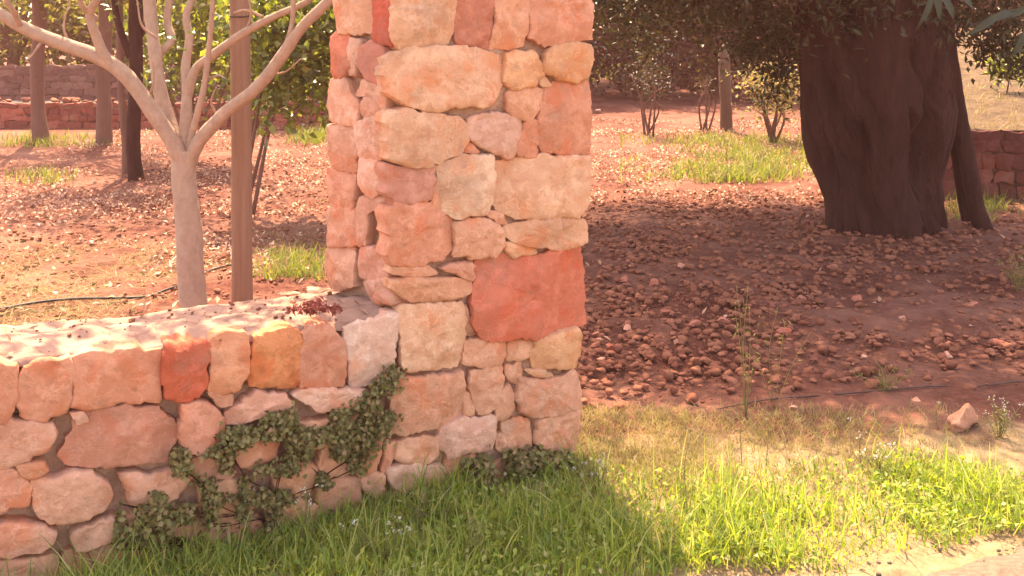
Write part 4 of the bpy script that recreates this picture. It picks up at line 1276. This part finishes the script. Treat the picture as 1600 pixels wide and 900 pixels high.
# ------------------------------------------------------------------ background trees and bushes
def bg_mesh(seed, leafmat, n=60, per=70, leaf=(.16, .09)):
    rg = np.random.default_rng(seed)
    P, cc = clump_points(rg, (0, 0, 1.7), (1.7, 1.3, 1.55), n, per, .26, .3)
    P = P[P[:, 2] > .08]
    V, Q = leaves_np(P, None, leaf[0], leaf[1], rg, droop=.4)
    me = mesh_np('crown', V, Q); me.materials.append(M[leafmat])
    specs = [([Vector((0, 0, -.2)), Vector((.05, 0, .6)), Vector((0, .05, 1.3))], [.14, .11, .08], dict(seg=8, n=12))]
    for k in range(0, n, 6):
        e = Vector(cc[k]); specs.append(([Vector((0, 0, .7)), (Vector((0, 0, .9)) + e) * .55, e], [.06, .035, .012], dict(seg=5, n=9)))
    tm = tube_mesh('trunk', specs); tm.materials.append(M['red_bark'])
    return me, tm
BGL = [bg_mesh(60 + k, 'bush_leaf') for k in range(3)]
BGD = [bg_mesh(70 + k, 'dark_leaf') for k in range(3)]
def bg_tree(var, x, y, sx, sz, label, group):
    me, tm = var
    t = empty('background_tree', (x, y, g(x, y))); t.scale = (sx, sx, sz); t.rotation_euler.z = random.uniform(0, 6.28)
    tag(t, label, 'tree', group)
    link('crown', me, None, t); link('trunk', tm, None, t)
k = 0
for x, y, sx, sz in ((-15, 24.5, 1.5, 1.3), (-12.2, 23.6, 1.3, 1.15), (-10, 25, 1.5, 1.3), (-7.6, 23.6, 1.3, 1.2), (-5.4, 24.6, 1.4, 1.25), (-3.4, 22.5, 1.2, 1.2), (-5.0, 19.5, .7, .9), (-4.1, 17.5, .75, .95), (-2.4, 18.5, .8, 1.05), (-13, 30, 2, 1.9), (-8, 31, 2, 1.9), (-3, 30, 2, 1.9), (-1.0, 24, 1.5, 1.3), (-18, 27, 2, 1.7)):
    bg_tree(BGL[k % 3], x, y, sx, sz, 'loose green tree in the blurred thicket behind the left field', 'trees behind the left field'); k += 1
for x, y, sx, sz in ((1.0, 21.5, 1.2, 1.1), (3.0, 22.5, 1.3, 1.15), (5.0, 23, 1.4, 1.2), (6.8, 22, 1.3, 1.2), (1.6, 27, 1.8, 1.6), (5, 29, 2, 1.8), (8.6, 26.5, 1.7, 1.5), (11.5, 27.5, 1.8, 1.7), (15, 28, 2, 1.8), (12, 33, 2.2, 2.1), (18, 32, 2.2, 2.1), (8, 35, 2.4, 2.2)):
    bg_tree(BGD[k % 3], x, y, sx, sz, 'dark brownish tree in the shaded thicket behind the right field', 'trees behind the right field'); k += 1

# ------------------------------------------------------------------ hoses, loose stones, weeds, flowers
def hose(label, pts, r=.009, lift=.012):
    P = [ground_at(*p) + Vector((0, 0, lift + random.uniform(0, .012))) for p in pts]
    base = P[0].copy()
    me = shift(tube_mesh('irrigation_hose', [(P, [r, r], dict(seg=7, n=len(P) * 8, bump=.02))]), base)
    o = link('irrigation_hose', me, M['hose']); o.location = base
    tag(o, label, 'hose')
hose('thin black irrigation hose lying on the sunny soil behind the wall', [(-60, 494), (0, 487), (60, 478), (120, 472), (180, 470), (230, 466), (265, 456), (290, 446), (330, 426), (390, 412)], .0085)
hose('dark irrigation hose lying at the edge of the shaded soil', [(1120, 640), (1200, 627), (1290, 618), (1370, 614), (1450, 606), (1520, 604), (1600, 596), (1700, 590)], .003, -.002)

def rock(label, px, py, w, seed, col, flat=(1, .8, .62), group=None, name='rock'):
    p = ground_at(px, py); s = w / 2 * p.y / F
    V, Fc = rock_np(I3, s, seed, flat, 9)
    V[:, 2] += s * flat[2] * .62
    o = link(name, mesh_np(name, V, Fc, True), M['stone'], None, stone_col(col)); o.location = p
    tag(o, label, 'stone', group)
rock('large brown angular stone lying in the shade behind the bright grass', 1502, 672, 62, 911, (190, 136, 108), (1, .85, .85))
rock('pale round stone by the dark hose in the shaded soil', 1432, 628, 20, 903, (214, 168, 140), name='loose_stone')
rock('smooth pinkish stone lying on the flat wall end in the sun', 497, 455, 1, 904, (230, 176, 140), name='loose_stone') if False else None
for i, (px, py, w) in enumerate(((955, 545, 20), (935, 535, 16), (982, 515, 16), (1085, 510, 22), (1020, 445, 18), (975, 440, 20), (1065, 418, 14), (1350, 560, 14), (1240, 640, 14), (1180, 545, 16), (940, 565, 18), (1250, 470, 18), (1040, 490, 16), (1130, 505, 22), (965, 640, 22), (1225, 520, 24), (1340, 470, 18), (1410, 500, 16), (1480, 560, 20), (1300, 420, 18), (1520, 480, 20), (1560, 540, 22))):
    rock('pale loose stone among the clods on the shaded red soil', px, py, w, 920 + i, random.choice([(184, 118, 96), (172, 108, 88), (206, 152, 128)]), group='pale loose stones on the shaded soil', name='loose_stone')
for i, (px, py, w) in enumerate(((905 + 80, 207, 12), (935, 175, 10), (1500, 830, 0), (168, 448, 10), (60, 240, 10), (425, 250, 9))):
    if w: rock('pale stone on the distant sunny soil', px, py, w, 960 + i, (226, 190, 168), group='pale stones on sunny soil', name='loose_stone')

# flat stones lying on the wall's back edge by the pillar
def cap_rock(label, px, py, w, seed, flat):
    p = on_cap(px, py); s = w / 2 * p.y / F
    V, Fc = rock_np(I3, s, seed, flat, 8); V[:, 2] += s * flat[2] * .8
    o = link('loose_stone', mesh_np('loose_stone', V, Fc, True), M['stone'], None, stone_col((232, 184, 146))); o.location = p
    tag(o, label, 'stone')
cap_rock('flat sunlit stone lying on the wall top beside the pillar', 492, 459, 46, 971, (1, .5, .28))
cap_rock('thin pale chip lying on the wall top left of the flat sunlit stone', 450, 462, 34, 972, (1, .5, .22))
cap_rock('dark pebble on the wall top behind the red leaf heap', 458, 474, 10, 973, (1, .8, .8))

# white pebbles along the road's edge
pe = ground_pts(900, -.5, 3.6, 2.3, 3.6, lambda x, y: (np.abs(y - road_edge(x) + .1) < .22) * 1.0)
scatter_rocks('edge_gravel', pe, 0.003 + .012 * rng.uniform(0, 1, len(pe)) ** 3, M['gravel'], I0, 'pale gravel along the edge of the dirt road', 'gravel')

def weed(label, px, py, top, n, spread, leafy, seed, flower=None, group=None, fl_label=None):
    """an upright weed: stalks with small leaves, optional heads"""
    p = ground_at(px, py); rg = np.random.default_rng(seed)
    t = empty('weed', p); tag(t, label, 'weed', group)
    H = (py - top) * p.y / F
    specs, lv, hd = [], [], []
    for k in range(n):
        e = Vector((p.x + rg.normal() * spread, p.y + rg.normal() * spread * .6, p.z + H * rg.uniform(.6, 1)))
        if k == 0: e = Vector((p.x + spread * .2, p.y, p.z + H))
        m_ = p.lerp(e, .55) + Vector((rg.normal() * .012, 0, .01))
        specs.append(([p - Vector((0, 0, .01)), m_, e], [.0018, .0014, .0008], dict(seg=5, n=12)))
        for _ in range(leafy):
            q = p.lerp(e, rg.uniform(.2, 1)); lv.append((q.x + rg.normal() * .012, q.y + rg.normal() * .012, q.z + rg.normal() * .01))
        hd.append(e)
    st = add_tubes('stalk', specs, M['weed'], t)
    if lv: add_leaves('foliage', np.array(lv), .026, .006, M['weed'], t, rg, up=.2)
    if flower:
        fp = []
        for e in hd:
            for _ in range(5): fp.append((e.x + rg.normal() * .008, e.y + rg.normal() * .008, e.z + rg.normal() * .004))
        tag(add_leaves('flower', np.array(fp), .009, .007, M[flower], t, rg), kind='stuff')
    return t
weed('tall feathery yellow green weed standing before the shaded clods', 1165, 655, 445, 6, .06, 7, 1)
weed('broad feathery weed right of the tallest weed on the shaded soil', 1210, 640, 480, 5, .07, 6, 2)
weed('thin bare stalk rising from the grass below the feathery weed', 1159, 720, 615, 1, .003, 2, 3)
weed('second thin bare stalk just right of the first', 1197, 722, 655, 1, .003, 2, 4)
weed('bushy weed with pale heads right of the large brown stone', 1562, 690, 622, 9, .04, 14, 5, 'petal')
weed('small white flower on a stalk before the shaded soil', 1330, 712, 656, 1, .002, 3, 6, 'petal')
weed('white flower left of the large brown stone', 1466, 672, 628, 1, .002, 3, 7, 'petal')
weed('white flower low in the grass below the small stalked one', 1345, 722, 678, 2, .01, 3, 8, 'petal')
weed('pale seed heads in the shaded grass before the pillar foot', 738, 880, 808, 6, .035, 6, 9, 'dry')
weed('tall grassy weed with pale tips at the pillar corner', 660, 830, 735, 7, .035, 10, 10, 'dry')
weed('cluster of tiny white flowers at the foot of the creeper', 372, 850, 752, 12, .05, 8, 11, 'petal')
weed('few tiny white flowers in shaded grass at the wall corner', 470, 860, 765, 6, .05, 6, 12, 'petal')
weed('white flowers in the shaded grass right of the wall corner', 600, 880, 815, 8, .06, 6, 13, 'petal')
weed('white flowers among the sunlit grass right of the pillar', 935, 772, 722, 9, .05, 8, 14, 'petal')
weed('bright white flowers at the back of the sunlit grass', 1370, 745, 695, 9, .045, 8, 15, 'petal')
weed('dark leafy weed at the right edge of the shaded soil', 1590, 455, 385, 14, .10, 26, 16)
weed('low weed in the grey shade by the dark hose', 1380, 612, 570, 9, .09, 10, 17)
weed('yellow green weed rising from the middle of the sunlit grass', 1075, 800, 690, 2, .01, 8, 18)

# ------------------------------------------------------------------ thin reddish haze volume, added to approximate veiling lens glare as well
def haze():
    x0, x1, y0, y1, z0, z1 = -120, 120, -40, 160, -2.0, 14.0
    V = np.array([(x, y, z) for z in (z0, z1) for y in (y0, y1) for x in (x0, x1)], float)
    Q = np.array([(0, 2, 3, 1), (4, 5, 7, 6), (0, 1, 5, 4), (2, 6, 7, 3), (0, 4, 6, 2), (1, 3, 7, 5)])
    m = bpy.data.materials.new('haze'); m.use_nodes = True
    nt = m.node_tree
    nt.nodes.remove(nt.nodes['Principled BSDF'])
    v = nt.nodes.new('ShaderNodeVolumePrincipled')
    v.inputs['Color'].default_value = (1.0, 0.46, 0.42, 1)
    v.inputs['Density'].default_value = 0.0016
    v.inputs['Anisotropy'].default_value = 0.2
    nt.links.new(v.outputs[0], nt.nodes['Material Output'].inputs['Volume'])
    o = link('haze', mesh_np('haze', V, Q), m)
    tag(o, kind='stuff')
haze()
